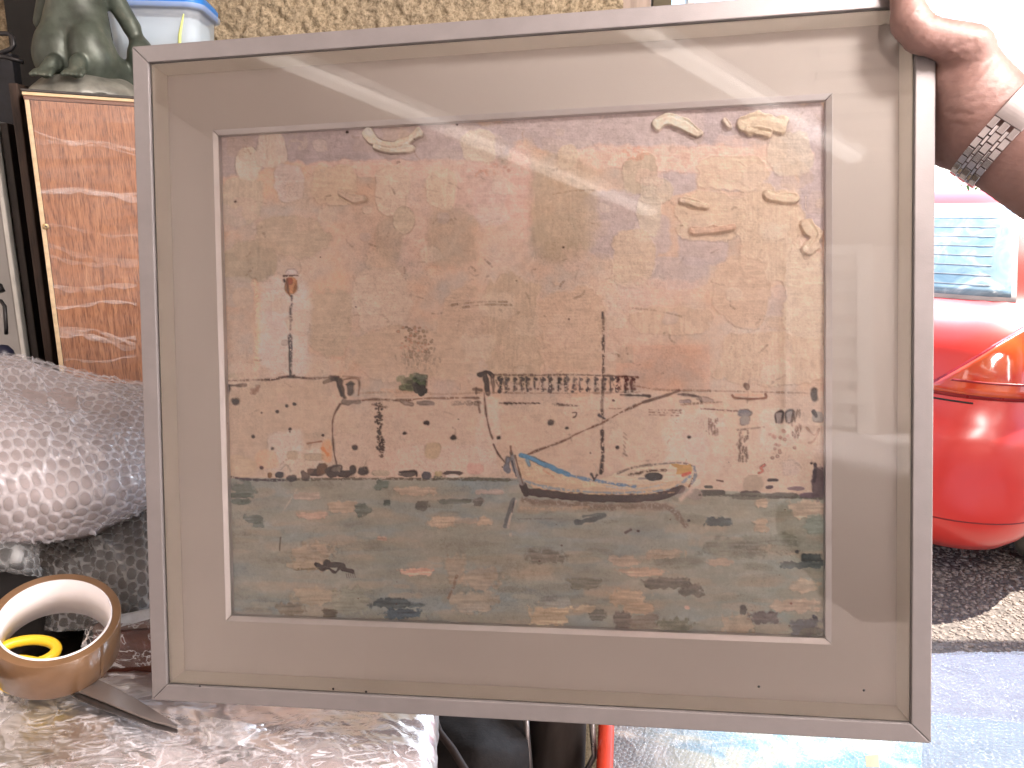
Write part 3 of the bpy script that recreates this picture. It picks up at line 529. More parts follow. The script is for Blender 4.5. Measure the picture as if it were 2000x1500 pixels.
stroke([(892, 1125), (884, 1150), (876, 1168)], 5, (120, 92, 78), .6, dry=.2); stroke([(1222, 1040), (1232, 1035)], 5, (88, 74, 74), .8); dot(1247, 1037, 3, (82, 66, 66)); dot(1345, 1017, 3, (60, 56, 60)); dot(1342, 1187, 5, (196, 160, 140)); dot(1545, 1178, 3, (130, 90, 76)); dot(1556, 1077, 4, (80, 82, 86))
stroke([(580, 955), (552, 1000)], 2.5, (176, 164, 144), .6, dry=.2); stroke([(548, 1050), (546, 1075)], 3, (84, 74, 62), .7)
# shore stones left of the boat, dark waterline
stroke([(450, 931), (470, 935), (500, 937), (560, 938)], 4.5, (62, 54, 66), .9, dry=.15); stroke([(560, 937), (700, 935), (860, 936), (1005, 937)], 5, (92, 82, 70), .8, dry=.2); stroke([(850, 932), (990, 938)], 6, (88, 92, 78), .7, dry=.35)
for a in [(536, 921, 556, 934, NV), (560, 927, 580, 940, (52, 50, 62)), (588, 920, 606, 938, (58, 46, 48)), (600, 916, 628, 930, (66, 44, 42)), (618, 904, 640, 928, (104, 70, 44)), (636, 912, 660, 932, (62, 38, 38)), (660, 918, 690, 932, (58, 38, 40)), (646, 909, 668, 921, (110, 98, 88)), (682, 908, 696, 926, (60, 40, 42)), (700, 912, 718, 928, (56, 40, 44)), (780, 919, 812, 932, (86, 78, 76)), (824, 922, 842, 936, (70, 74, 86)), (866, 920, 906, 928, (74, 62, 62)), (522, 922, 532, 934, (120, 84, 50)), (850, 920, 864, 930, (164, 146, 104)), (868, 926, 896, 933, (198, 176, 164)), (730, 918, 760, 930, (150, 140, 116))]: blob(*a[:4], a[4], .92, rough=.45, soft=.15, sq=2.4, ns=9, h=.0004, ridge=.0002)
stroke([(645, 916), (652, 910), (667, 910), (666, 920)], 3, (70, 52, 50), .9); stroke([(548, 918), (560, 908), (568, 920)], 3, (130, 120, 108), .6); dot(511, 913, 4, (96, 62, 60)); stroke([(780, 922), (810, 920), (814, 930)], 3, (58, 46, 46), .9)
# shore right of the boat
for a in [(1364, 956, 1418, 968, (70, 66, 60)), (1375, 948, 1392, 954, (78, 80, 74)), (1444, 958, 1486, 968, (74, 64, 62)), (1500, 934, 1520, 941, (62, 56, 62)), (1496, 948, 1510, 955, (74, 58, 70)), (1536, 950, 1572, 958, (118, 98, 106)), (1562, 962, 1600, 974, (100, 82, 94)), (1585, 912, 1612, 976, (92, 78, 84)), (1340, 955, 1372, 976, (136, 124, 116)), (1430, 962, 1500, 976, (104, 102, 92)), (1495, 962, 1560, 974, (98, 96, 90))]: blob(*a[:4], a[4], .9, rough=.35, soft=.12, sq=2.6, ns=10, h=.0003)
stroke([(1366, 967), (1440, 968), (1605, 974)], 4, (86, 84, 76), .75, dry=.2); stroke([(1592, 908), (1590, 940)], 7, (78, 66, 76), .9); stroke([(1400, 938), (1412, 940)], 3, (84, 58, 52), .8)
# the boat
HC = (190, 160, 128)
def poly(pts, col, a=1., soft=1.5, h=.0003, tex=.06, streak=.1):
    p = np.array(pts, float); sl = win(p[:, 0].min()-6, p[:, 0].max()+6, p[:, 1].min()-6, p[:, 1].max()+6); X, Y = PX[sl], PY[sl]
    _sd[0] += 1; X = X+(vnoise(X, Y, 8, _sd[0])-.5)*4; Y = Y+(vnoise(X, Y, 8, _sd[0]+3)-.5)*4
    ins = np.zeros(X.shape, bool); D = np.full(X.shape, 1e9); q = np.roll(p, -1, 0)
    for a_, b_ in zip(p, q):
        cnd = ((a_[1] > Y) != (b_[1] > Y)); ins ^= cnd & (X < (b_[0]-a_[0])*(Y-a_[1])/(b_[1]-a_[1]+1e-9)+a_[0])
        e = b_-a_; tt = np.clip(((X-a_[0])*e[0]+(Y-a_[1])*e[1])/max(e@e, 1e-9), 0, 1); D = np.minimum(D, np.hypot(X-a_[0]-tt*e[0], Y-a_[1]-tt*e[1]))
    put(sl, np.clip(np.where(ins, D, -D)/soft+.5, 0, 1)*a, col, h, tex, 0, streak)
poly([(1205, 924), (1250, 909), (1310, 904), (1352, 912), (1356, 935), (1340, 958), (1280, 960), (1200, 950), (1170, 938)], (196, 172, 146))
poly([(1008, 892), (1022, 890), (1060, 908), (1110, 928), (1170, 940), (1240, 948), (1340, 936), (1345, 950), (1320, 962), (1200, 968), (1100, 962), (1040, 952), (1018, 938)], HC)
stroke([(1030, 905), (1080, 928), (1140, 944), (1240, 952)], 7, (206, 178, 142), .7, dry=.25); stroke([(1020, 905), (1030, 935), (1090, 950)], 5, (176, 146, 110), .6, dry=.2); stroke([(1062, 918), (1080, 932)], 4, (176, 110, 80), .5, dry=.3)
stroke([(1018, 889), (1045, 898), (1075, 912), (1110, 927)], 9, (66, 124, 164), .97, rough=.35, h=.0005); stroke([(1105, 926), (1140, 935), (1172, 940), (1200, 945), (1240, 950)], 5.5, (86, 122, 158), .9, dry=.15); stroke([(1030, 898), (1034, 908)], 6, (74, 128, 166), .8)
stroke([(1022, 938), (1060, 950), (1110, 957), (1190, 963), (1280, 959), (1318, 952), (1348, 930)], 4.6, (112, 134, 154), .85, dry=.25); stroke([(1185, 950), (1240, 955), (1300, 945)], 3.5, (150, 158, 164), .6, dry=.3)
stroke([(1021, 948), (1032, 960), (1070, 964), (1110, 969), (1160, 972), (1220, 973), (1290, 968), (1330, 955)], 15, (70, 44, 46), .97, rough=.25, h=.0006); stroke([(1022, 946), (1028, 964)], 10, (62, 40, 44), .9)
for k in range(34): x = RNG.uniform(1100, 1320); stroke([(x, 966-(x-1210)**2*.0004), (x+6, 965-(x-1210)**2*.0004)], 2, (190, 160, 110), .6, dry=.3)
stroke([(1322, 968), (1338, 955)], 9, (138, 126, 122), .7); stroke([(1330, 975), (1350, 955), (1362, 940)], 11, (206, 176, 158), .7, soft=3)
stroke([(1206, 925), (1240, 912), (1290, 906), (1330, 904), (1352, 910)], 3, (116, 106, 100), .85, dry=.15); stroke([(1230, 928), (1265, 920), (1300, 918)], 4, (96, 72, 60), .8, dry=.3); poly([(1310, 906), (1330, 908), (1350, 908), (1352, 922), (1340, 928), (1318, 926), (1322, 916)], (176, 134, 72), .95)
blob(1260, 923, 1296, 939, (48, 46, 58), .97, rough=.3, sq=2.2, ns=9, h=.0004); stroke([(1248, 935), (1262, 934)], 4, (110, 108, 112), .7); stroke([(1334, 928), (1348, 923)], 5, (184, 84, 66), .9); stroke([(1356, 912), (1358, 930), (1350, 945)], 5, (104, 116, 132), .8, dry=.2); stroke([(1352, 935), (1346, 950)], 4, (120, 84, 62), .8, dry=.3)
stroke([(1155, 926), (1160, 936)], 5, (60, 46, 52), .95); stroke([(1166, 928), (1160, 938)], 3, (66, 50, 54), .8)
stroke([(999, 884), (1003, 905), (1013, 930), (1020, 942)], 9, (132, 128, 128), .95, rough=.5, h=.0006); stroke([(994, 896), (988, 914), (992, 920)], 11, (90, 96, 112), .9, rough=.5); stroke([(1000, 900), (1008, 930)], 3, (66, 70, 86), .9); stroke([(997, 872), (999, 886)], 4, (126, 92, 72), .9); stroke([(1006, 890), (1014, 920), (1022, 945)], 3, (104, 84, 74), .8)
# its mirror image in the water
poly([(1014, 975), (1060, 978), (1180, 982), (1300, 980), (1325, 990), (1290, 1000), (1180, 998), (1060, 1000), (1010, 1000)], (150, 130, 110), .6, soft=6)
stroke([(1022, 976), (1100, 984), (1200, 990), (1280, 988), (1312, 996), (1330, 1015), (1340, 1026)], 11, (112, 96, 86), .75, dry=.12, soft=2.5); stroke([(1020, 992), (1080, 994), (1150, 990)], 6, (170, 144, 116), .6, dry=.2); stroke([(1150, 996), (1180, 994)], 5, (120, 108, 92), .7); stroke([(1010, 1014), (1080, 1013)], 3, (102, 100, 92), .6, dry=.4)
stroke([(1004, 975), (994, 1000), (987, 1026)], 9, (92, 96, 100), .85, rough=.5); stroke([(1008, 978), (998, 1005), (992, 1030)], 3.5, (186, 164, 146), .7, dry=.2); stroke([(1004, 980), (1000, 1000)], 3, (72, 74, 82), .7)
blob(994, 1040, 1000, 1048, (176, 160, 142), .5)
# small cracks, scuffs and odd marks everywhere
for k in range(260):
    x, y = RNG.uniform(440, 1610), RNG.uniform(215, 925); a = RNG.uniform(0, 6.3); L = RNG.uniform(4, 26); m_ = (x+math.cos(a)*L*.5+RNG.normal(0, 3), y+math.sin(a)*L*.5+RNG.normal(0, 3))
    stroke([(x, y), m_, (x+math.cos(a)*L, y+math.sin(a)*L)], RNG.uniform(1, 2.4), random.choice([(150, 122, 102), (142, 116, 98), (206, 182, 160)]), RNG.uniform(.25, .6), dry=.25)
for k in range(170):
    x, y, s = RNG.uniform(440, 1610), RNG.uniform(215, 925), RNG.uniform(8, 34)
    if not (985 < x < 1370 and y > 870): blob(x-s, y-s*.8, x+s, y+s*.8, random.choice([TAN, CRM, TAN2, PNK, LAV, (182, 158, 138)]), RNG.uniform(.12, .34), rough=.6, soft=.12, h=.0002, ridge=.00022, ns=16, streak=random.choice((.12, -.12)))
for x_, y_, x2, y2 in [(880, 596, 990, 590), (1235, 602, 1330, 618), (1080, 380, 1160, 372), (905, 600, 1000, 596), (1195, 690, 1215, 700)]: stroke([(x_, y_), ((x_+x2)/2, (y_+y2)/2-3), (x2, y2)], 2.4, (140, 112, 90), .55, dry=.3)
for k in range(26): dot(RNG.uniform(440, 1605), RNG.uniform(220, 1230), RNG.uniform(1, 2.2), (92, 70, 62), .8)
# ragged paint edges: colours darkened in broken bits along every colour step
lum = C.mean(-1); gx_ = np.abs(np.gradient(lum, axis=1)); gy_ = np.abs(np.gradient(lum, axis=0)); edge = np.clip((gx_+gy_)/14-.12, 0, 1)*np.clip((fbm(PX, PY, 30, 77, 3)-.38)*4, 0, 1)
C *= (1-.2*edge*(PY < 930))[..., None]
grain = (RNG.random((GY, GX))-.5)*.05 + (vnoise(PX, PY, 2.4, 90)-.5)*.06 + (fbm(PX, PY, 9, 92, 2)-.5)*.07
scum = np.clip((vnoise(PX, PY, 2.2, 95)-.62)*5, 0, 1)*np.clip((fbm(PX, PY, 90, 96, 3)-.47)*6, 0, 1)
C *= (1+grain-.06*scum)[..., None]
lm = C.mean(-1, keepdims=True); C = C-np.clip((125-lm)/60, 0, 1)*24; sk_ = np.clip((lm-120)/40, 0, 1); C = (C-150)*1.16+162; C = C+(C.mean(-1, keepdims=True)-C)*(.14+.20*sk_)
HT = HT + .00028*(fbm(PX, PY, 12, 60, 4)-.5) + .00006*(vnoise(PX, PY, 3, 66)-.5)
lin = np.clip(C/255, 0, 1); lin = np.where(lin <= .04045, lin/12.92, ((lin+.055)/1.055)**2.4)
KC = np.array([1.54, 1.58, 1.67]); lin = np.clip(lin*KC, 0, .88)
V = np.stack([LX, LY, ZC+HT*2.0], -1).reshape(-1, 3); i, j = np.meshgrid(np.arange(GX-1), np.arange(GY-1)); a = (j*GX+i).ravel()
mc, t, b = nodes('oil_paint'); at = N(t, 'Attribute'); at.attribute_name = 'paint'; t.links.new(at.outputs['Color'], b.inputs['Base Color'])
b.inputs['Roughness'].default_value = .6; b.inputs['Specular IOR Level'].default_value = .25
co = coords(t); wv = N(t, 'TexWave'); wv.inputs['Scale'].default_value = 230; wv.inputs['Distortion'].default_value = 1.5; t.links.new(co, wv.inputs['Vector'])
wv2 = N(t, 'TexWave', bands_direction='Y'); wv2.inputs['Scale'].default_value = 230; wv2.inputs['Distortion'].default_value = 1.5; t.links.new(co, wv2.inputs['Vector'])
ad = N(t, 'Math', operation='ADD'); t.links.new(wv.outputs['Fac'], ad.inputs[0]); t.links.new(wv2.outputs['Fac'], ad.inputs[1]); bump(t, b, ad.outputs[0], .12, .0003)
cv = fastmesh('canvas', V, np.stack([a, a+GX, a+GX+1, a+1], 1), mc, fe, local=True)
ca = cv.data.color_attributes.new('paint', 'FLOAT_COLOR', 'POINT'); ca.data.foreach_set('color', np.concatenate([lin.reshape(-1, 3), np.ones((GX*GY, 1))], 1).astype(np.float32).ravel())
tag(cv, 'oil painting of a pale harbour wall, blue rimmed boat and grey water')
# ================================================================ WRAPPED GOODS
def catmull(a, t):
    """a: (n,...) control values, t: array in [0,n-1]"""
    n = len(a); i = np.clip(np.floor(t).astype(int), 0, n-2); f = (t-i)[:, None]
    p = lambda k: a[np.clip(i+k, 0, n-1)]
    p0, p1, p2, p3 = p(-1), p(0), p(1), p(2)
    return .5*((2*p1)+(-p0+p2)*f+(2*p0-5*p1+4*p2-p3)*f**2+(-p0+3*p1-3*p2+p3)*f**3)
def net_patch(net, nu, nv):
    A = np.array([[tuple(p) for p in row] for row in net], float)      # rows x cols x 3
    R = np.stack([catmull(A[:, c], np.linspace(0, len(A)-1, nv)) for c in range(A.shape[1])], 1)
    return np.stack([catmull(R[r], np.linspace(0, A.shape[1]-1, nu)) for r in range(nv)], 0)
def normals(S):
    du = np.gradient(S, axis=1); dv = np.gradient(S, axis=0); n = np.cross(du, dv); return n/np.maximum(np.linalg.norm(n, axis=-1, keepdims=True), 1e-9)
def quads(nv, nu):
    i, j = np.meshgrid(np.arange(nu-1), np.arange(nv-1)); a = (j*nu+i).ravel(); return np.stack([a, a+1, a+nu+1, a+nu], 1)
def metric(S):
    u = np.concatenate([np.zeros((S.shape[0], 1)), np.cumsum(np.linalg.norm(np.diff(S, axis=1), axis=-1), 1)], 1)
    v = np.concatenate([np.zeros((1, S.shape[1])), np.cumsum(np.linalg.norm(np.diff(S, axis=0), axis=-1), 0)], 0)
    return u, v
def resample(net, step):
    S = net_patch(net, 40, 40); u, v = metric(S); return net_patch(net, max(int(u.max()/step), 8), max(int(v.max()/step), 8))
def toward(S, n):
    m = S.mean((0, 1)); return n if np.sum(n.mean((0, 1))*(np.array(CAM)-m)) > 0 else -n
def bubble_sheet(name, net, m, parent, pitch=.0125, hgt=.0042, step=.0019, wr=.004, seed=0, rot=.25, lift=.004):
    S = resample(net, step); n = toward(S, normals(S)); u, v = metric(S)
    c, s = math.cos(rot), math.sin(rot); mu, mv = u.mean(0)[None]+0*v, v.mean(1)[:, None]+0*u
    mu = mu+.006*(fbm(u, v, .07, seed+4, 2)-.5); mv = mv+.006*(fbm(u, v, .07, seed+7, 2)-.5)
    a, b = mu*c-mv*s, mu*s+mv*c; ph = pitch*math.sqrt(3)/2
    best = np.full(a.shape, 9.); cell = np.zeros(a.shape)
    for dr in (-1, 0, 1):
        r = np.round(b/ph)+dr; off = (np.mod(r, 2))*pitch/2; k = np.round((a-off)/pitch)
        d = np.hypot(a-(k*pitch+off), b-r*ph); up = d < best; best = np.where(up, d, best); cell = np.where(up, r*131+k, cell)
    q = np.clip(best/(pitch*.46), 0, 1); dome = np.sqrt(np.clip(1-q**2.6, 0, 1))
    rnd = _T[(cell.astype(int)*7) & 255, (cell.astype(int)*13+5) & 255]; dome = dome*np.where(rnd < .07, .25, .75+.35*rnd)
    wrk = (fbm(u, v, .06, seed+1, 4)-.5)*wr*2
    crk = np.exp(-((fbm(u*1.6, v*.7, .07, seed+2, 3)-.5)/.02)**2)*.0038
    Pn = S+n*(lift+wrk+hgt*dome+crk)[..., None]
    o = fastmesh(name, Pn.reshape(-1, 3), quads(*S.shape[:2]), m, parent)
    hz = .55+.5*np.exp(-((q-.97)/.12)**2)+.18*(fbm(u, v, .03, seed+3, 3)-.5)+.3*crk/.0025-.18*(q < .75)
    at = o.data.attributes.new('haze', 'FLOAT', 'POINT'); at.data.foreach_set('value', np.clip(hz, .1, 1.6).ravel().astype(np.float32))
    o['kind'] = 'stuff'; return o
def core(name, net, m, parent, back, amp=.002, step=.006, inset=0., seed=0):
    """closed solid under a patch: the patch on top, shifted by 'back' below"""
    S = resample(net, step); n = toward(S, normals(S)); u, v = metric(S)
    S = S+n*((fbm(u, v, .05, seed+11, 3)-.5)*amp*2-inset)[..., None]; nv, nu = S.shape[:2]; B = S+np.array(back)
    V = np.concatenate([S.reshape(-1, 3), B.reshape(-1, 3)]); Qa = quads(nv, nu); Nn = nv*nu
    ring = list(range(nu))+[r*nu+nu-1 for r in range(1, nv)]+[(nv-1)*nu+k for k in range(nu-2, -1, -1)]+[r*nu for r in range(nv-2, 0, -1)]
    Qs = np.array([(ring[k], ring[(k+1) % len(ring)], ring[(k+1) % len(ring)]+Nn, ring[k]+Nn) for k in range(len(ring))])
    o = fastmesh(name, V, np.concatenate([Qa, Qa[:, ::-1]+Nn, Qs]), m, parent); bm = bmesh.new(); bm.from_mesh(o.data); bmesh.ops.recalc_face_normals(bm, faces=bm.faces); bm.to_mesh(o.data); bm.free(); return o
def film_sheet(name, net, m, parent, step=.003, wr=.004, lift=.004, seed=0, crease=.0035, cs=.05, aniso=1.):
    S = resample(net, step); n = toward(S, normals(S)); u, v = metric(S)
    c1 = np.exp(-((fbm(u*aniso, v, cs, seed+2, 4)-.5)/.03)**2)*crease; c2 = np.exp(-((fbm(u*1.3, v*.6*aniso, cs*.5, seed+5, 3)-.5)/.04)**2)*crease*.6
    Pn = S+n*(lift+(fbm(u, v, .05, seed+1, 4)-.5)*wr*2+c1+c2)[..., None]; return fastmesh(name, Pn.reshape(-1, 3), quads(*S.shape[:2]), m, parent)
def netP(rows): return [[P(*c) for c in r] for r in rows]

MT['bub'] = bubble_mat('bubble_film', (.72, .72, .76), .56); MT['bubc'] = bubble_mat('clear_bubble_film', (.80, .84, .86), .34)
# workbench
wb = empty('workbench', (-.95, 1.0, 0)); tag(wb, 'dark workbench carrying the wrapped packages at the left', 'workbench')
box('bench_top', (-.92, 1.01, .835), (1.5, .86, .035), MT['dark'], wb)
for x in (-1.6, -.28):
    for y in (.66, 1.38): box('leg', (x, y, .41), (.06, .06, .81), MT['dark'], wb)
# large bubble-wrapped bundle
n1_ = netP([[(-70, 676, 1.0), (40, 702, 1.0), (120, 727, .99), (200, 746, .98), (300, 753, .97)], [(-70, 760, .9), (40, 775, .9), (130, 793, .9), (210, 800, .91), (300, 800, .93)], [(-70, 850, .81), (40, 865, .81), (130, 885, .81), (210, 890, .83), (300, 895, .88)], [(-70, 955, .77), (50, 965, .77), (140, 972, .78), (222, 962, .81), (300, 940, .88)], [(-70, 1052, .80), (60, 1056, .8), (140, 1046, .81), (222, 1016, .85), (300, 985, .90)]])
e = empty('bubble_wrapped_bundle', P(110, 1050, .85)); tag(e, 'large plump bundle in milky bubble wrap below the plywood crate', 'package', 'bubble-wrapped packages')
core('padding', n1_, mat('wrapped_paper', (.34, .29, .285), .8, 0, .15, 14), e, (-.02, .14, -.06), .004); bubble_sheet('bubble_wrap', n1_, MT['bub'], e, .0142, .0034, seed=3, wr=.011)
# darker bundle beneath
n2_ = netP([[(60, 1000, .93), (130, 1030, .92), (215, 1000, .9), (300, 965, .9)], [(60, 1080, .9), (140, 1085, .88), (220, 1070, .86), (300, 1050, .86)], [(60, 1150, .88), (150, 1150, .86), (225, 1140, .84), (300, 1125, .84)], [(60, 1225, .87), (150, 1228, .86), (225, 1222, .84), (300, 1206, .84)]])
e = empty('bubble_wrapped_bundle', P(180, 1225, .88)); tag(e, 'dark bundle under glossy clear bubble wrap behind the tape roll', 'package', 'bubble-wrapped packages')
core('padding', n2_, mat('dark_contents', (.045, .035, .03), .7, 0, .3, 20), e, (0, .12, -.05), .004); bubble_sheet('bubble_wrap', n2_, MT['bubc'], e, seed=9, wr=.006, rot=.6)
# loose scrap at the left edge
n3_ = netP([[(-60, 1050, .80), (0, 1056, .8), (40, 1058, .81), (66, 1066, .83)], [(-60, 1085, .78), (0, 1088, .78), (40, 1092, .79), (68, 1100, .82)], [(-60, 1118, .79), (0, 1108, .79), (45, 1116, .80), (72, 1132, .82)]])
e = empty('bubble_wrap_scrap', P(0, 1118, .8)); tag(e, 'small loose scrap of clear bubble wrap hanging above the tape roll', 'bubble wrap'); bubble_sheet('bubble_wrap', n3_, MT['bubc'], e, hgt=.003, seed=14, wr=.003)
n3b = netP([[(-60, 1095, .86), (0, 1105, .86), (75, 1110, .87)], [(-60, 1160, .84), (0, 1170, .84), (80, 1180, .85)], [(-60, 1240, .85), (0, 1250, .85), (85, 1250, .86)]])
e = empty('cloth_bundle', P(0, 1240, .87)); tag(e, 'black cloth bundle in the gap behind the tape roll', 'bundle'); core('cloth', n3b, mat('black_cloth', (.016, .014, .014), .9, 0, .3, 20), e, (0, .1, -.05), .008)
# red-brown wooden box in film
e = empty('wooden_box', P(250, 1345, .86)); tag(e, 'red brown wooden box in clear film between tape roll and frame', 'box')
q = [P(180, 1352, .835), P(420, 1330, .83), P(420, 1330, .83)+Vector((.02, .16, 0)), P(180, 1352, .835)+Vector((-.01, .16, 0))]
up = Vector((0, .012, .062)); redw = mat('red_brown_wood', (.13, .035, .022), .45, 0, .3, 16, .1, 60, scale=(1, 5, 5))
hexa('body', q+[v+up for v in q], redw, e, .004)
hexa('lid', [v+up+Vector((0, 0, .001)) for v in q]+[v+up+Vector((0, .004, .012)) for v in q], mat('worn_lid', (.20, .13, .11), .6, 0, .4, 25, .2, 60), e, .003)
film_sheet('film', [[v+up+Vector((0, .09, .016)) for v in (q[0], q[1])], [v+up+Vector((0, -.004, .010)) for v in (q[0], q[1])], [v+Vector((0, -.006, .03)) for v in (q[0], q[1])]], film_mat('box_film', (.8, .8, .82), .06, .7, 34), e, .003, .002, .002, 5)
hexa('tape_strip', [P(222, 1228, .825), P(300, 1207, .82), P(300, 1190, .82), P(222, 1206, .825)]+[v+Vector((0, .002, .001)) for v in (P(222, 1228, .825), P(300, 1207, .82), P(300, 1190, .82), P(222, 1206, .825))], mat('pale_tape', (.62, .68, .74), .3, 0, .15, 60), e)

# film-wrapped package along the bottom
ZT = .868
def gz(px, py, dz=0.): return G(px, py, ZT+dz)
rows = []
for py, dz in ((1325, -.004), (1362, .004), (1400, .010), (1450, .008), (1500, .004), (1560, -.004)):
    rows.append([gz(px, py + (px*.03 if px < 500 else 15)*.3, dz+ex) for px, ex in ((-90, -.006), (60, .004), (220, .010), (380, .004), (540, .008), (700, .010), (800, .006), (832, -.002), (838, -.022))])
e = empty('film_wrapped_package', gz(400, 1450, -.05)); tag(e, 'flat package in crumpled clear film under the scissors and the frame', 'package')
mpk, t, b = nodes('pinkish_wrapping'); co = coords(t)
c1 = ramp(t, noise(t, co, 9, 4, .6, .8), [(.3, (.15, .13, .128)), (.5, (.35, .265, .245)), (.7, (.46, .38, .365))])
t.links.new(c1, b.inputs['Base Color']); b.inputs['Roughness'].default_value = .75; bump(t, b, noise(t, co, 40, 6, .7, 1), .7, .008)
core('contents', rows, mpk, e, (0, .02, -.025), .003, .006); MT['film'] = film_mat('crumpled_film', (.60, .59, .62), .26, .75, 20, rough=.4, bs=.35)
film_sheet('film', rows, MT['film'], e, .0024, .004, .004, 8, .0011, .09); film_sheet('film', rows, film_mat('crumpled_film_over', (.66, .67, .72), .04, .8, 26, scale=(1, 2.6, 1), rough=.35, bs=.35), e, .0028, .005, .008, 21, .0010, .10, 2.2)
# film tails standing up at the left corner
for k, (a_, b_) in enumerate([((-40, 1335), (70, 1390)), ((400, 1400), (520, 1440))]):
    film_sheet('film', [[gz(a_[0], a_[1], .03), gz((a_[0]+b_[0])/2, a_[1]+10, .034), gz(b_[0], b_[1]-20, .016)], [gz(a_[0], a_[1]+60, .016), gz((a_[0]+b_[0])/2, a_[1]+60, .02), gz(b_[0], b_[1]+20, .012)]], MT['film'], e, .003, .006, .004, 30+k, .005, .03)

# ---------------------------------------------------------------- packing tape
vd = (P(110, 1240, .77)-CAM).normalized(); axis = (Vector((0, 0, 1))*.86 - vd*.48).normalized(); axis = (axis + Vector((.07, 0, 0))).normalized()
tc = P(108, 1207, .752); Mt = Matrix.Translation(tc) @ axis.to_track_quat('Z', 'Y').to_matrix().to_4x4()
e = empty('packing_tape', tc-axis*.05); tag(e, 'roll of brown packing tape with white cardboard core lying on the scissors', 'tape')
def tapemat():
    m, t, b = nodes('brown_tape'); co = coords(t); b.inputs['Base Color'].default_value = (.25, .15, .085, 1)
    t.links.new(ramp(t, noise(t, co, 30, 4), [(.3, (.135, .075, .036)), (.7, (.185, .105, .054))]), b.inputs['Base Color'])
    b.inputs['Roughness'].default_value = .28; b.inputs['Coat Weight'].default_value = .5; b.inputs['Subsurface Weight'].default_value = .0; bump(t, b, noise(t, co, 120, 2), .06, .001); return m
Rr, ri, th = .0575, .0498, .048; tm = tapemat()
prof = [(ri, 0)]+[(ri+(Rr-ri)*k/14, (.00025 if k % 2 else 0)) for k in range(1, 14)]+[(Rr-.0004, 0), (Rr, -.0006), (Rr, -th+.0006), (Rr-.0004, -th), (ri, -th)]
lathe('tape', prof, tm, e, 96, Mt, closed=True)
lathe('cardboard_core', [(ri-.0004, .0003), (ri-.0022, .0003), (ri-.0022, -th-.0003), (ri-.0004, -th-.0003)], mat('white_card', (.78, .75, .76), .7, 0, .05, 30), e, 96, Mt, closed=True)
a0 = 5.2; te = [Mt @ Vector(((Rr+.0004)*math.cos(a0+k*.012), (Rr+.0004)*math.sin(a0+k*.012), -z)) for z in (0, th) for k in range(6)]
mesh('tape_end', te, [(k, k+1, k+7, k+6) for k in range(5)], tm, e, True)
# ---------------------------------------------------------------- scissors
e = empty('scissors', gz(160, 1345, .01)); tag(e, 'steel scissors with yellow handles half under the brown tape roll', 'scissors')
steel = mat('scissor_steel', (.50, .46, .44), .34, .9, .03, 10, rv=.03); nz = Vector((0, -.10, 1)).normalized()
def gs(px, py): return gz(px, py, .037)
extrude_poly('blade', [gs(*p) for p in [(128, 1346), (150, 1335), (182, 1326), (215, 1340), (270, 1370), (318, 1400), (349, 1420), (347, 1424), (300, 1412), (258, 1396), (205, 1374), (165, 1358)]], nz, .0022, steel, e, .0005)
extrude_poly('blade', [gs(*p)-nz*.003 for p in [(135, 1352), (170, 1352), (262, 1394), (300, 1408), (347, 1422), (346, 1428), (305, 1420), (262, 1404), (200, 1383), (150, 1362)]], nz, .0022, mat('dark_steel', (.16, .15, .15), .35, .9), e, .0005)
Ms = Matrix.Translation(gs(166, 1340)+nz*.003) @ nz.to_track_quat('Z', 'Y').to_matrix().to_4x4()
lathe('pivot_screw', [(0, .0016), (.0024, .0014), (.0032, .0006), (.0034, -.001)], MT['fillet'], e, 24, Ms)
yel = mat('yellow_plastic', (.78, .52, .02), .35, 0, .04, 20); hb = Mt @ Vector((0, 0, -th-.004)); fx = Vector((1, 0, 0)); fy = axis.cross(fx).normalized(); fx = fy.cross(axis)
for k, (ox, oy, rx, ry, tilt) in enumerate([(-.024, -.010, .026, .015, .35), (-.010, -.034, .032, .016, -.15)]):
    pts = []
    for i in range(40):
        a = i*2*math.pi/40; lx_, ly_ = rx*math.cos(a), ry*math.sin(a); pts.append(hb+fx*(ox+lx_*math.cos(tilt)-ly_*math.sin(tilt))+fy*(oy+lx_*math.sin(tilt)+ly_*math.cos(tilt))+axis*(.006 if k == 0 else .004))
    tube('handle', pts, .0052, yel, e, 12, closed=True)
# ================================================================ LEFT BACKGROUND
# plywood crate in cling film
A = P(45, 173, 1.02); dirv = (P(262, 188, 1.088)-A); dirv.z = 0; dirv.normalize(); nrm = Vector((dirv.y, -dirv.x, 0))
if nrm.dot(CAM-A) < 0: nrm = -nrm
e = empty('plywood_crate', (A.x, A.y, .853)); tag(e, 'reddish plywood crate stretched with cling film, statue standing on it', 'crate')
def ply():
    m, t, b = nodes('red_plywood'); co = coords(t)
    mp = N(t, 'Mapping'); mp.inputs['Scale'].default_value = (55, 55, 5); t.links.new(co, mp.inputs[0])
    g1 = noise(t, mp.outputs[0], 4.5, 5, .65, .6); mp2 = N(t, 'Mapping'); mp2.inputs['Scale'].default_value = (420, 420, 30); t.links.new(co, mp2.inputs[0]); g2 = noise(t, mp2.outputs[0], 2.2, 2, .5)
    c1 = ramp(t, g1, [(.3, (.15, .055, .024)), (.5, (.26, .108, .048)), (.72, (.36, .175, .085))])
    mx = N(t, 'Mix', data_type='RGBA', blend_type='MULTIPLY'); mx.inputs[0].default_value = 1; t.links.new(c1, mx.inputs[6]); t.links.new(ramp(t, g2, [(.36, (.48, .42, .38)), (.47, (1, 1, 1))]), mx.inputs[7])
    t.links.new(mx.outputs[2], b.inputs['Base Color']); b.inputs['Roughness'].default_value = .55; bump(t, b, g2, .2, .001); return m
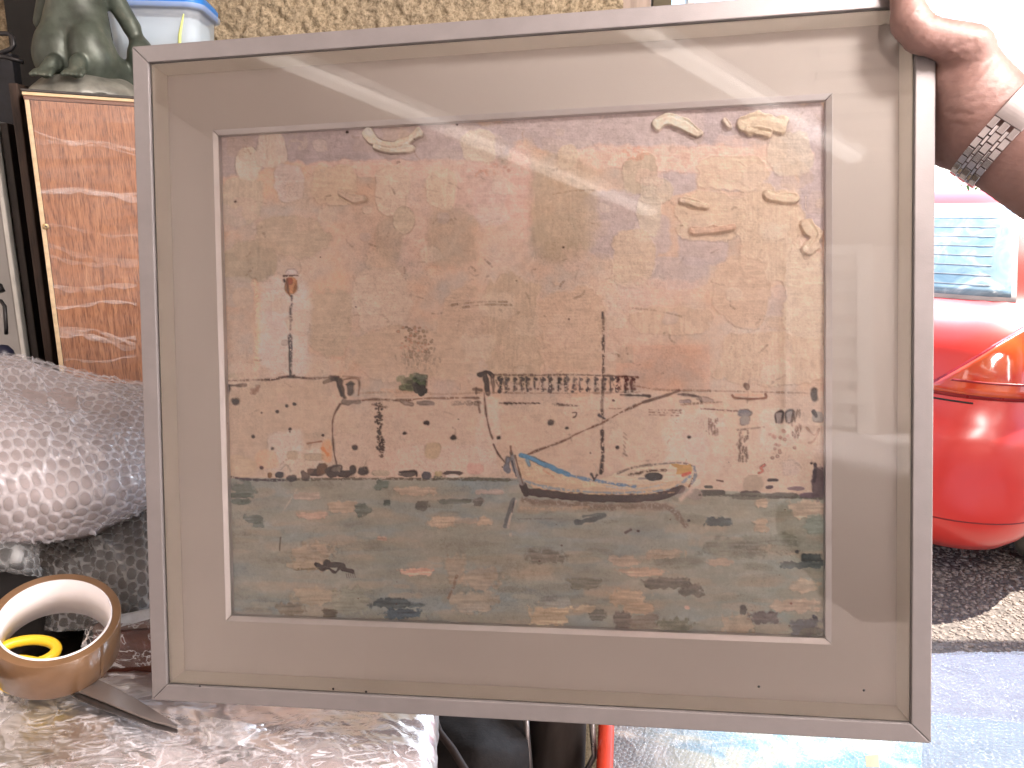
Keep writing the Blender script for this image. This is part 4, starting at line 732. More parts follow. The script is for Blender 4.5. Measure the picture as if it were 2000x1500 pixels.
WC, DC, zt, zb = .40, .30, A.z, .853; pm = ply(); pale = mat('plywood_edge', (.62, .47, .28), .7, 0, .15, 40, scale=(1, 1, 3)); 
def cr(u, d, z): return A + dirv*u - nrm*d + Vector((0, 0, z-A.z))
def slab(name, u0, u1, d0, d1, z0, z1, m, bevel=.0008): return hexa(name, [cr(u0, d0, z0), cr(u1, d0, z0), cr(u1, d1, z0), cr(u0, d1, z0), cr(u0, d0, z1), cr(u1, d0, z1), cr(u1, d1, z1), cr(u0, d1, z1)], m, e, bevel)
slab('front_panel', .006, WC, 0, .008, zb, zt-.014, pm); slab('edge_strip', 0, .0055, 0, .009, zb, zt-.013, pale); slab('lid', -.003, WC+.003, -.003, DC, zt-.0035, zt, MT['dark']); slab('lid_edge', -.002, WC+.002, -.002, .01, zt-.008, zt-.0038, pale); slab('lid_edge', -.001, WC+.001, -.001, .01, zt-.0135, zt-.0083, mat('dark_ply_core', (.16, .07, .04), .7)); slab('side_panel', 0, .0055, .0095, DC, zb, zt-.014, MT['dark']); slab('side_panel', WC-.006, WC, .0095, DC, zb, zt-.014, pm); slab('back_panel', .006, WC-.007, DC-.008, DC, zb, zt-.014, pm)
sc = P(90, 443, 1.04); d_ = (A-sc).dot(nrm); sc = sc+nrm*d_; Msx = Matrix.Translation(sc+nrm*.0012) @ nrm.to_track_quat('Z', 'Y').to_matrix().to_4x4(); sw = lathe('screw', [(0, .0004), (.0028, .0006), (.004, 0), (.0042, -.0012)], mat('brass', (.5, .36, .16), .4, .8), e, 20, Msx)
for k in (0, 1): hexa('cross_slot', [Msx @ (Matrix.Rotation(k*math.pi/2+.4, 4, 'Z') @ Vector((x, y, z))) for z in (.0005, .0009+k*.0001) for x, y in ((-.0024, -.0005), (.0024, -.0005), (.0024, .0005), (-.0024, .0005))], MT['black'], sw)
zz = np.linspace(zt-.01, zb+.02, 9); cl = [[cr(u, -.003, z) for u in np.linspace(.0, WC, 8)] for z in zz]
film_sheet('cling_film', cl, film_mat('cling_film', (.85, .80, .80), .01, .07, 5, scale=(1, 1, 6), rough=.15, bs=.08, lines=False), e, .004, .0006, .0012, 2, .0008, .08, .25)
for k, (y0_, y1_, c_) in enumerate([(253, 300, .002), (266, 282, .003), (363, 378, .0018), (372, 370, .0025), (440, 462, .002), (480, 520, .002), (560, 570, .0022), (600, 605, .0015), (640, 690, .003), (650, 700, .0018), (665, 680, .0016), (720, 725, .002), (500, 530, .0016)]):
    pts = []
    for i in range(12):
        f_ = i/11; xs_ = 52+(y0_-190)*.138; px = xs_+(285-xs_)*f_; v_ = P(px, y0_+(y1_-y0_)*f_+5*math.sin(f_*6+k), 1.04); v_ = v_+nrm*((A-v_).dot(nrm)+.004); pts.append(v_)
    wd_ = .0035+.006*abs(math.sin(k*2.3)); film_sheet('film_fold', [pts, [v+Vector((0, 0, -wd_*(.3+.7*abs(math.sin(q*.9+k))))) for q, v in enumerate(pts)]], MT['film_line'] if 'film_line' in MT else MT.setdefault('film_line', film_mat('film_fold', (.92, .86, .84), .03, .19, 7, scale=(1, 1, 8), rough=.2, bs=.15, lines=False)), e, .0015, .0006, .0, k, .0006, .03)

# bronze statue of a kneeling figure seen from behind
sb = P(138, 178, 1.10); sb = Vector((sb.x, sb.y+.03, zt)); U = 1.10/F   # metres per photo pixel at the statue
def S_(px, py, dy=0.): return (sb.x+(px-138)*U, sb.y+dy, zt+(172-py)*U)
def statue_sdf(X, Y, Z, part=0):
    d = None; k = .010
    def add(v, kk=k):
        nonlocal d; d = v if d is None else smin(d, v, kk)
    add(sd_ell(X, Y, Z, S_(104, 80), (.034, .036, .044))); add(sd_ell(X, Y, Z, S_(166, 82), (.031, .036, .046)), .004)
    add(sd_ell(X, Y, Z, S_(132, 30, .012), (.046, .03, .04)), .012); add(sd_cap(X, Y, Z, S_(134, 20, .015), S_(140, -110, .03), .036, .045), .015)
    add(sd_cap(X, Y, Z, S_(140, -110, .03), S_(145, -180, .03), .05, .05), .02); add(sd_ell(X, Y, Z, S_(145, -225, .02), (.026, .03, .034)), .01)
    add(sd_cap(X, Y, Z, S_(100, 95, .0), S_(80, 128, .10), .032, .022)); add(sd_cap(X, Y, Z, S_(172, 95, .0), S_(182, 128, .10), .028, .022))
    add(sd_cap(X, Y, Z, S_(118, 118, -.012), S_(102, 122, .07), .015, .018), .006); add(sd_cap(X, Y, Z, S_(172, 118, -.012), S_(185, 122, .07), .015, .018), .006)   # shins
    for hx, s in ((119, -1), (166, 1)):            # heels, soles and toes
        add(sd_ell(X, Y, Z, S_(hx, 110, -.038), (.010, .011, .012)), .006); add(sd_cap(X, Y, Z, S_(hx, 112, -.044), S_(hx+s*6, 130, -.056), .010, .009), .004)
        for q in range(5): add(sd_cap(X, Y, Z, S_(hx+s*6+(q-2)*7.5, 129, -.058), S_(hx+s*6+(q-2)*8.5, 136+abs(q-1), -.068), .0042, .0034), .002)
    add(sd_cap(X, Y, Z, S_(95, -60, .02), S_(40, 10, .05), .017, .014), .008); add(sd_cap(X, Y, Z, S_(185, -70, .02), S_(212, 15, .06), .016, .013), .008)   # arms
    add(sd_ell(X, Y, Z, S_(228, 78, .06), (.020, .024, .030)), .008); add(sd_cap(X, Y, Z, S_(214, 20, .06), S_(236, 95, .07), .010, .014), .008)   # drapery
    d = np.maximum(d, -sd_cap(X, Y, Z, S_(139, 60, -.044), S_(140, 110, -.042), .0045, .008)*.9)
    bs = sd_ell(X, Y, Z, S_(138, 172, .02), (.080, .085, .040)); bs = np.maximum(bs, (zt+.001)-Z); bs = bs+.003*(np.sin(X*95)*np.sin(Y*80+1)*np.sin(Z*110))
    return d if part == 0 else bs
e = empty('bronze_statue', sb); tag(e, 'green patinated bronze of a kneeling nude from behind on a domed base', 'statue')
Vs, Qs_ = surface_nets(statue_sdf, (sb.x-.115, sb.y-.085, zt-.002), (sb.x+.115, sb.y+.15, zt+.35), .0024)
mb, t, b = nodes('green_bronze'); co = coords(t)
t.links.new(ramp(t, noise(t, co, 22, 5, .6), [(.3, (.035, .042, .034)), (.55, (.085, .105, .085)), (.75, (.19, .20, .16))]), b.inputs['Base Color']); b.inputs['Metallic'].default_value = .35; b.inputs['Roughness'].default_value = .42; bump(t, b, noise(t, co, 120, 4), .15, .001)
fastmesh('figure', Vs, Qs_, mb, e)
Vs, Qs_ = surface_nets(lambda X, Y, Z: statue_sdf(X, Y, Z, 1), (sb.x-.115, sb.y-.085, zt-.002), (sb.x+.115, sb.y+.15, zt+.06), .0024); fastmesh('base', Vs, Qs_, mat('pale_patina', (.26, .265, .23), .45, .2, .35, 30, .3, 90), e)

# translucent tub with blue lid
def rrect(hw, hd, r, n=8):
    o = []
    for cx, cy, a in ((hw-r, hd-r, 0), (-hw+r, hd-r, 1), (-hw+r, -hd+r, 2), (hw-r, -hd+r, 3)):
        o += [(cx+r*math.cos((a+k/n)*math.pi/2), cy+r*math.sin((a+k/n)*math.pi/2)) for k in range(n+1)]
    return o
def loft(name, secs, m, parent, c, rz=0., cap0=False, cap1=False):
    V = []; n = None; Rz = Matrix.Rotation(rz, 3, 'Z')
    for hw, hd, r, z in secs:
        rr = rrect(hw, hd, r); n = len(rr); V += [Rz @ Vector((x, y, z))+Vector(c) for x, y in rr]
    Fc = [(s*n+k, s*n+(k+1) % n, (s+1)*n+(k+1) % n, (s+1)*n+k) for s in range(len(secs)-1) for k in range(n)]
    if cap0: Fc.append(tuple(range(n))[::-1])
    if cap1: Fc.append(tuple((len(secs)-1)*n+k for k in range(n)))
    return mesh(name, V, Fc, m, parent, True)
Zt = 1.30; tcn = P(332, 190, Zt); tz = zt+.001; top = P(332, 8, Zt-.06).z; hw = 92/F*(Zt-.05)
bx = Vector((tcn.x, tcn.y, tz)); e = empty('plastic_tub', bx); tag(e, 'translucent plastic tub with blue lid against the rough wall', 'tub')
tp, t, b = nodes('clear_polypropylene'); b.inputs['Base Color'].default_value = (.80, .88, .92, 1); b.inputs['Roughness'].default_value = .25
tr = N(t, 'BsdfTransparent'); tr.inputs[0].default_value = (.92, .97, 1, 1); tl = N(t, 'BsdfTranslucent'); tl.inputs[0].default_value = (.8, .9, .95, 1); mx = N(t, 'MixShader'); mx.inputs[0].default_value = .35; mx2 = N(t, 'MixShader'); mx2.inputs[0].default_value = .5
t.links.new(b.outputs[0], mx.inputs[1]); t.links.new(tl.outputs[0], mx.inputs[2]); t.links.new(tr.outputs[0], mx2.inputs[1]); t.links.new(mx.outputs[0], mx2.inputs[2]); t.links.new(mx2.outputs[0], t.nodes['Material Output'].inputs[0])
hh = top-tz; loft('tub_body', [(hw*.78, .05, .02, 0), (hw*.80, .052, .02, .004), (hw*.93, .06, .022, hh*.9), (hw*.95, .061, .022, hh*.93), (hw*1.05, .068, .026, hh*.935), (hw*1.06, .069, .026, hh*.975)], tp, e, bx, .1, cap0=True)
blu = mat('blue_lid', (.02, .20, .62), .35, 0, .03, 10); loft('lid', [(hw*1.0, .064, .024, hh*.94), (hw*1.02, .066, .026, hh*.985), (hw*1.03, .067, .026, hh*1.03), (hw*.98, .062, .024, hh*1.07)], blu, e, bx, .1, cap1=True)
loft('contents', [(hw*.76, .046, .018, .004), (hw*.80, .05, .02, hh*.5)], mat('pinkish_contents', (.55, .50, .50), .7, 0, .2, 30), e, bx, .1, True, True); loft('contents', [(hw*.80, .045, .018, hh*.55), (hw*.86, .05, .02, hh*.86)], mat('pale_blue_contents', (.62, .68, .72), .6, 0, .2, 14, c2=(.48, .58, .68)), e, bx, .1, True, True)
tube('yellow_streak', [bx+Vector((hw*.52, -.048, hh*.25)), bx+Vector((hw*.56, -.052, hh*.5)), bx+Vector((hw*.62, -.0535, hh*.7)), bx+Vector((hw*.74, -.0545, hh*.88))], [.002, .003, .0026, .001], mat('yellow_green_streak', (.66, .74, .25), .5), e)  # thin yellow-green streak curving up inside the tub's front
box('pad', (bx.x, bx.y, zt-.30), (.16, .12, .001), MT['dark'], e) if False else None

# things at the far left edge
e = empty('metal_case', P(-40, 705, 1.15)); tag(e, 'grey metal case with pale rim and black wire handle at the left edge', 'case')
gm = mat('grey_metal', (.34, .34, .33), .4, .3, .08, 10); a_ = P(4, 300, 1.18); zt2, zb2 = P(0, 235, 1.18).z, .853
box('shell', (a_.x-.16, a_.y+.05, (zt2+zb2)/2), (.30, .10, zt2-zb2), gm, e, .006); box('rim', (a_.x-.004, a_.y-.004, (zt2+zb2)/2), (.008, .012, zt2-zb2), mat('pale_rim', (.72, .74, .70), .35, .2), e, .003); box('rim', (a_.x+.008, a_.y+.02, (zt2+zb2)/2), (.012, .04, zt2-zb2-.01), MT['dark'], e, .002)
tube('handle', [P(-16, 586, 1.16), P(2, 588, 1.155), P(9, 598, 1.15), P(12, 640, 1.15), P(12, 652, 1.155)], .0028, MT['black'], e, 8)
tube('latch', [P(-20, 556, 1.165), P(-2, 560, 1.165), P(2, 570, 1.165)], .006, MT['black'], e, 8); lathe('foot', [(0, .016), (.008, .014), (.014, .006), (.015, -.006), (.010, -.014), (0, -.016)], mat('navy_rubber', (.015, .016, .035), .4), e, 20, Matrix.Translation(P(6, 694, 1.12)))
def board(name, pxa, pxb, py, Z, z1, m, label, dep=.03):
    a = P(pxa, py, Z); b2 = P(pxb, py, Z); o = box(name, ((a.x+b2.x)/2, a.y+dep/2, (z1+.853)/2), (b2.x-a.x, dep, z1-.853), m, bevel=.002); return tag(o, label, 'board')
board('plank', 27, 44, 250, 1.08, P(0, 165, 1.08).z, mat('rough_dark_timber', (.05, .028, .018), .7, 0, .4, 20, .4, 60, scale=(6, 6, 1)), 'narrow rough dark brown plank against the crate', .05)
board('plank', -30, 24, 120, 1.22, P(0, 104, 1.22).z, mat('blue_black_board', (.018, .021, .03), .6, 0, .4, 30, .5, 90), 'blue black textured board behind the metal case', .02)
board('plank', 14, 214, 60, 1.36, 1.98, mat('black_board', (.008, .008, .007), .7), 'tall black board behind the statue', .015)
e = empty('bent_rod', P(0, 90, 1.16)); tag(e, 'bent black iron rod at the upper left edge', 'rod')
tube('rod', [P(-60, 70, 1.14), P(-4, 65, 1.14), P(18, 66, 1.14), P(25, 74, 1.14), P(27, 88, 1.14), P(21, 96, 1.14), P(-6, 107, 1.14), P(-12, 110, 1.14), P(10, 111, 1.14), P(45, 121, 1.145)], .0036, MT['black'], e, 10)

# orange tool handle hung on the wall
e = empty('tool_handle', P(1036, 10, 1.45)); tag(e, 'orange tool handle with a hanging hole above the frame', 'tool')
orm = mat('varnished_orange_wood', (.48, .17, .035), .35, 0, .15, 14, scale=(4, 4, 1), coat=.4)
pa, pb = P(1024, 60, 1.45), P(1050, 60, 1.45); pc_, pd = P(1027, -40, 1.45), P(1056, -40, 1.45); hexa('handle', [pa, pb, pb+Vector((0, .02, 0)), pa+Vector((0, .02, 0)), pc_, pd, pd+Vector((0, .02, 0)), pc_+Vector((0, .02, 0))], orm, e, .005, 3)
hp = P(1040, 2, 1.447); lathe('hole', [(0, .0006), (.0042, .0006), (.005, 0)], MT['black'], e, 20, Matrix.Translation(hp) @ Matrix.Rotation(math.pi/2, 4, 'X'))
# ================================================================ BOTTOM CENTRE, FLOOR GOODS
e = empty('black_bag', P(930, 1500, 1.05)); tag(e, 'black bag with a loose strap below the frame', 'bag')
nb = netP([[(838, 1395, 1.15), (930, 1400, 1.12), (1030, 1400, 1.14)], [(836, 1470, 1.08), (930, 1470, 1.04), (1032, 1470, 1.08)], [(834, 1600, 1.05), (930, 1600, 1.02), (1034, 1600, 1.05)]])
core('bag_body', nb, mat('black_fabric', (.010, .008, .009), .8, 0, .3, 30, .3, 200), e, (0, .2, -.1), .006)
tube('strap', [P(846, 1400, 1.07), P(858, 1430, 1.05), P(885, 1465, 1.03), P(912, 1510, 1.0), P(930, 1560, 1.0)], .0055, mat('brown_black_strap', (.03, .02, .018), .7), e, 8)
e = empty('metal_bin', (P(1090, 1500, 1.16).x, P(1090, 1500, 1.16).y+.05, .35)); tag(e, 'grey brown metal bin with rolled rims left of the red pole', 'bin')
bc = P(1092, 1440, 1.16); br = 60/F*1.16; bmn = mat('dull_tin', (.16, .135, .125), .4, .6, .2, 14, .06, 60, scale=(3, 3, 1))
lathe('body', [(br*.9, -.45), (br, .1), (br+.003, .104), (br-.004, .106), (br-.006, .1), (br*.85, -.44)], bmn, e, 64, Matrix.Translation((bc.x, bc.y+br, bc.z)))
for px0, px1 in ((1029, 1034), (1157, 1150)): tube('seam', [P(px0-2, 1395, 1.10), P(px0+1, 1440, 1.10), P(px0+4, 1475, 1.10), P(px1+(3 if px0 < 1100 else -12), 1520, 1.10)], .0042, mat('rim_steel', (.30, .28, .28), .3, .8), e, 8)
e = empty('red_pole', P(1182, 1500, 1.1)); tag(e, 'bright red pole standing beside the metal bin', 'pole')
tube('pole', [P(1184, 1370, 1.16), P(1184, 1430, 1.12), P(1180, 1520, 1.05), P(1176, 1620, 1.0)], .0118, mat('red_paint', (.62, .05, .02), .35, 0, .1, 20, coat=.3), e, 20); lathe('base_cap', [(0, -.01), (.016, -.01), (.016, .01), (.0118, .012)], MT['black'], e, 20, Matrix.Translation(P(1176, 1620, 1.0)))
# bubble-wrapped picture below the frame
pn = netP([[(1196, 1395, 1.22), (1350, 1395, 1.24), (1560, 1400, 1.26), (1800, 1405, 1.28)], [(1196, 1450, 1.14), (1350, 1450, 1.16), (1560, 1455, 1.18), (1800, 1460, 1.2)], [(1196, 1540, 1.04), (1350, 1540, 1.05), (1560, 1540, 1.07), (1800, 1540, 1.09)]])
e = empty('bubble_wrapped_picture', (.45, 1.2, 0)); tag(e, 'bubble-wrapped picture with pale blue paint patches below the frame', 'package', 'bubble-wrapped packages')
def blotch():
    m, t, b = nodes('blue_picture'); co = coords(t); n_ = N(t, 'TexVoronoi'); n_.inputs['Scale'].default_value = 14; t.links.new(co, n_.inputs['Vector'])
    sp = N(t, 'SeparateXYZ'); t.links.new(co, sp.inputs[0]); mr = N(t, 'MapRange'); mr.inputs[1].default_value = .17; mr.inputs[2].default_value = .38; t.links.new(sp.outputs[0], mr.inputs[0])
    c1 = ramp(t, noise(t, co, 11, 4, .6, 1), [(.3, (.10, .30, .46)), (.45, (.22, .46, .58)), (.55, (.52, .55, .42)), (.68, (.56, .62, .66))]); c0 = ramp(t, noise(t, co, 14, 3, .6, 1), [(.35, (.05, .045, .05)), (.5, (.14, .12, .12)), (.66, (.42, .34, .28))])
    mx = N(t, 'Mix', data_type='RGBA'); t.links.new(mr.outputs[0], mx.inputs[0]); t.links.new(c0, mx.inputs[6]); t.links.new(c1, mx.inputs[7]); t.links.new(mx.outputs[2], b.inputs['Base Color']); b.inputs['Roughness'].default_value = .7; return m
core('picture', pn, blotch(), e, (0, .05, -.42), .001); bubble_sheet('bubble_wrap', pn, MT['bubc'], e, .0095, .0035, .0018, .003, 31)
tpp = [P(a, b_, c)+Vector((0, -.003, .010)) for a, b_, c in ((1688, 1508, 1.06), (1714, 1508, 1.06), (1712, 1484, 1.09), (1686, 1486, 1.09))]; hexa('tape_patch', tpp+[v+Vector((0, -.0004, .001)) for v in tpp], mat('masking_tape', (.56, .48, .30), .7), e)
# packages lying in the daylight at the lower right
MT['bubp'] = bubble_mat('daylit_bubble_film', (.66, .68, .72), .42)
def flat_pack(name, z0, z1, x_a, x_b, y_a, y_b, rz, label, seed, m_core, tape=None):
    e = empty(name, ((x_a+x_b)/2, (y_a+y_b)/2, z0)); tag(e, label, 'package', 'bubble-wrapped packages'); c = Vector(((x_a+x_b)/2, (y_a+y_b)/2, 0)); R = Matrix.Rotation(rz, 3, 'Z')
    def q(u, v, z): return R @ Vector(((u-.5)*(x_b-x_a), (v-.5)*(y_b-y_a), 0))+c+Vector((0, 0, z))
    rows = [[q(u, v, z1-dz-(.02 if u in (0., 1.) else 0)+.010*math.sin(u*9+seed)*math.sin(v*5)) for u in (0., .06, .35, .65, .94, 1.)] for v, dz in ((1.0, .035), (.97, .006), (.7, 0), (.35, 0), (.03, .006), (0., .035))]
    core('contents', rows, m_core, e, (0, 0, -(z1-z0)+.045), .003, .012); bubble_sheet('bubble_wrap', rows, MT['bubp'], e, .0135, .0042, .0026, .007, seed, rot=.15)
    if tape:
        u0, u1, v0, v1 = tape; hexa('tape_strip', [q(u0, v0, z1+.012), q(u1, v0, z1+.012), q(u1, v1, z1+.008), q(u0, v1, z1+.008)]+[q(u0, v0, z1+.0135), q(u1, v0, z1+.0135), q(u1, v1, z1+.0095), q(u0, v1, z1+.0095)], mat('parcel_tape', (.50, .30, .13), .3, 0, .1, 30, coat=.4), e)
    return e
flat_pack('bubble_wrapped_package', .006, .14, .92, 2.0, 1.50, 1.98, .05, 'far sunlit bubble-wrapped package with a strip of brown tape', 40, mat('pale_grey_board', (.40, .40, .45), .8), (.62, .95, .84, 1.0))
flat_pack('bubble_wrapped_package', .006, .25, .80, 1.85, .98, 1.50, -.16, 'near bubble-wrapped package glaring white at the lower right corner', 50, mat('pale_blue_board', (.38, .47, .53), .8, 0, .2, 3))

# ================================================================ RED CAR
RC = [  # height, rear y, front y, half width, corner radius
 (.20, .10, 3.60, .70, .18), (.24, .035, 3.66, .77, .26), (.34, .0, 3.70, .81, .30), (.52, -.01, 3.72, .83, .32), (.62, .0, 3.72, .835, .32), (.70, .05, 3.70, .835, .31), (.82, .075, 3.62, .83, .30), (.93, .11, 3.3, .815, .28), (1.00, .18, 2.95, .79, .26), (1.06, .27, 2.85, .75, .25), (1.2, .36, 2.5, .70, .22), (1.34, .46, 2.15, .63, .2), (1.40, .52, 1.95, .59, .2), (1.44, .60, 1.8, .53, .2), (1.46, .8, 1.6, .40, .2)]
RCa = np.array(RC)
_zf = np.linspace(.20, 1.46, 253); _k = np.exp(-(np.arange(-12, 13)/5.)**2); _k /= _k.sum(); RCf = np.stack([np.convolve(np.pad(np.interp(_zf, RCa[:, 0], RCa[:, k]), 12, mode='edge'), _k, 'valid') for k in range(1, 5)], 1)
def ring_at(z): return [np.interp(z, _zf, RCf[:, k]) for k in range(4)]
def car_pt(u, z, off=0.):
    """u: 0 at the rear middle, growing towards the right rear corner and along the right side, in metres of ring length / quarter"""
    yr, yf, hw, r = ring_at(z); s = u
    if s < 0: p = car_pt(-s, z, off); return Vector((-p.x, p.y, p.z))
    L1 = hw-r; L2 = r*math.pi/2; L3 = yf-yr-2*r
    if s < L1: p = (s, yr); nn = (0, -1)
    elif s < L1+L2: a = (s-L1)/r; p = (L1+r*math.sin(a), yr+r-r*math.cos(a)); nn = (math.sin(a), -math.cos(a))
    elif s < L1+L2+L3: p = (hw, yr+r+s-L1-L2); nn = (1, 0)
    elif s < L1+2*L2+L3: a = (s-L1-L2-L3)/r; p = (hw-r+r*math.cos(a), yf-r+r*math.sin(a)); nn = (math.cos(a), math.sin(a))
    else: p = (max(L1-(s-L1-2*L2-L3), 0), yf); nn = (0, 1)
    e_ = .004; yr2, _, hw2, _ = ring_at(z+e_); t_ = .5*((yr2-yr)+(hw-hw2))/e_ if True else 0
    up_ = max(min(t_, 3), -1); l = math.sqrt(1+up_*up_)
    return Vector((p[0]+nn[0]*off/l, p[1]+nn[1]*off/l, z+up_*off/l))
def ring_len(z): yr, yf, hw, r = ring_at(z); return (hw-r)*2+r*math.pi+yf-yr-2*r
YAW = math.radians(-50)
ct = empty('red_car', (0, 0, 0), (0, 0, YAW)); corner = Vector((.77, .09, 0)); tgt = Vector((1.66, 2.40, 0)); Rz = Matrix.Rotation(YAW, 3, 'Z'); ct.location = tgt - Rz @ corner
tag(ct, 'red hatchback seen from its rear corner on the sunlit drive', 'car')
def carpaint():
    m, t, b = nodes('red_car_paint'); co = coords(t); t.links.new(ramp(t, noise(t, co, 3, 3), [(.3, (.60, .034, .026)), (.7, (.64, .04, .028))]), b.inputs['Base Color'])
    b.inputs['Roughness'].default_value = .3; b.inputs['Coat Weight'].default_value = .6; b.inputs['Coat Roughness'].default_value = .22; return m
cp = carpaint(); zs = np.concatenate([np.linspace(.20, .7, 16), np.linspace(.74, 1.06, 12), np.linspace(1.1, 1.45, 14)]); nu = 120; V = []
for z in zs:
    L = ring_len(z); half = [car_pt(L*k/nu, z) for k in range(nu+1)]; V += half + [Vector((-p.x, p.y, p.z)) for p in half[-2:0:-1]]
n_ = 2*nu; Fc = [(s*n_+k, s*n_+(k+1) % n_, (s+1)*n_+(k+1) % n_, (s+1)*n_+k) for s in range(len(zs)-1) for k in range(n_)]+[tuple((len(zs)-1)*n_+k for k in range(n_)), tuple(range(n_))[::-1]]
body = mesh('body', V, Fc, cp, ct, True, True)
def patch(name, fu0, fu1, z0, z1, off, m, parent, nu=20, nz=12, thick=.006):
    """panel following the body between two edges given as functions of z"""
    V = []
    for o_ in (off, off-thick):
        for j in range(nz+1):
            z = z0+(z1-z0)*j/nz; a, b_ = fu0(z), fu1(z); V += [car_pt(a+(b_-a)*k/nu, z, o_) for k in range(nu+1)]
    n = nu+1; N_ = n*(nz+1); Fc = [(j*n+k, j*n+k+1, (j+1)*n+k+1, (j+1)*n+k) for j in range(nz) for k in range(nu)]; Fc += [tuple(i+N_ for i in f[::-1]) for f in Fc]
    rg = list(range(n))+[j*n+nu for j in range(1, nz+1)]+[nz*n+k for k in range(nu-1, -1, -1)]+[j*n for j in range(nz-1, 0, -1)]; Fc += [(rg[(k+1) % len(rg)], rg[k], rg[k]+N_, rg[(k+1) % len(rg)]+N_) for k in range(len(rg))]
    return mesh(name, V, Fc, m, parent, True, True)
gw, t, b = nodes('rear_window_glass'); co = coords(t); b.inputs['Roughness'].default_value = .12; b.inputs['Coat Weight'].default_value = 1
t.links.new(ramp(t, noise(t, co, 9, 4, .6, 1), [(.35, (.14, .22, .27)), (.55, (.24, .33, .38)), (.7, (.5, .56, .6))]), b.inputs['Base Color'])  # pale tones put daylight glare into the window colour
rw = patch('rear_window', lambda z: -.62+.30*(z-1.07), lambda z: .62-.30*(z-1.07), 1.075, 1.385, .006, gw, ct)
patch('window_seal', lambda z: -.64+.30*(z-1.06), lambda z: .64-.30*(z-1.06), 1.062, 1.396, .0025, mat('pale_seal', (.5, .45, .42), .5), ct)
for k in range(8): z = 1.11+k*.033; patch('heater_line', lambda z_: -.55, lambda z_: .55-.25*(z_-1.09), z, z+.0014, .0070, mat('heater_line', (.30, .26, .25), .5) if k == 0 else bpy.data.materials['heater_line'], rw, 24, 1, .001)
lamp_m, t, b = nodes('tail_lamp_plastic'); co = coords(t); b.inputs['Roughness'].default_value = .1; b.inputs['Coat Weight'].default_value = 1
t.links.new(ramp(t, noise(t, co, 10, 2), [(.35, (.50, .03, .016)), (.6, (.62, .09, .022))]), b.inputs['Base Color'])
zl0, zl1 = .765, 1.04
for sgn in (1, -1):
    lo = (lambda z: .46+.30*max((z-zl0)/(zl1-zl0),0)**.9); hi = (lambda z: 1.02)
    la = patch('tail_lamp', (lambda z: sgn*lo(z)), (lambda z: sgn*hi(z)), zl0, zl1, .010, lamp_m, ct); patch('lamp_edge', (lambda z: sgn*(lo(z)-.014)), (lambda z: sgn*(hi(z)+.01)), zl0-.012, zl1+.01, .006, mat('lamp_red_edge', (.30, .012, .012), .3), ct)
    patch('lamp_divider', (lambda z: sgn*(lo(z)+.03)), (lambda z: sgn*hi(z)), .805, .812, .013, bpy.data.materials['lamp_red_edge'], la, 20, 1); patch('clear_lens', (lambda z: sgn*(lo(z)+.22)), (lambda z: sgn*(hi(z)-.02)), .82, .93, .0135, mat('clear_lens', (.75, .7, .62), .1), la, 12, 6)
patch('hatch_seam', lambda z: -.62, lambda z: .62, .735, .741, .0015, MT['dark'], ct, 40, 1, .003)
patch('number_plate', lambda z: -.26, lambda z: .26, .80, .91, .008, mat('white_plate', (.7, .7, .66), .4), ct, 12, 3)
patch('bumper_seam', lambda z: -.9, lambda z: .9, .33, .334, .0012, mat('seam_red', (.2, .01, .01), .5), ct, 60, 1, .002)
for sgn in (1, -1): patch('side_window', (lambda z: sgn*(1.35)), (lambda z: sgn*(3.0-1.6*(z-1.08))), 1.08, 1.33, .005, gw, ct)
rub = mat('tyre_rubber', (.11, .095, .075), .8, 0, .2, 20, .2, 100); rimm = mat('alloy_rim', (.5, .5, .48), .35, .7)
for wx in (.74, -.74):
    for wy in (.78, 3.05):
        Mw = Rz.to_4x4(); Mw.translation = ct.location; Mw = Mw @ Matrix.Translation((wx, wy, .29)) @ Matrix.Rotation(math.pi/2*(1 if wx > 0 else -1), 4, 'Y')
        wl_ = lathe('wheel', [(.19, .085), (.255, .088), (.28, .078), (.29, .06), (.29, .022), (.284, .02), (.284, .012), (.29, .01), (.29, -.01), (.284, -.012), (.284, -.02), (.29, -.022), (.29, -.06), (.28, -.078), (.255, -.088), (.19, -.085)], rub, ct, 56, Mw, closed=True)
        lathe('rim', [(.0, .06), (.06, .062), (.16, .05), (.185, .078), (.19, .08), (.19, -.07)], rimm, wl_, 40, Mw)
        for k in range(44):
            a = k*2*math.pi/44; o = [Mw @ (Matrix.Rotation(a+(.05 if z > 0 else 0), 4, 'Z') @ Vector((r_, tt*(.004), z))) for r_ in (.289, .2935) for z, tt in ((.026, -1), (.070, 2), (.070, 4), (.026, 1))] if wy < 1 and wx > 0 else None
            if o and k < 44: hexa('tread_block', o, rub, wl_)
    # dark arches
for sgn in (1, -1): 
    pass
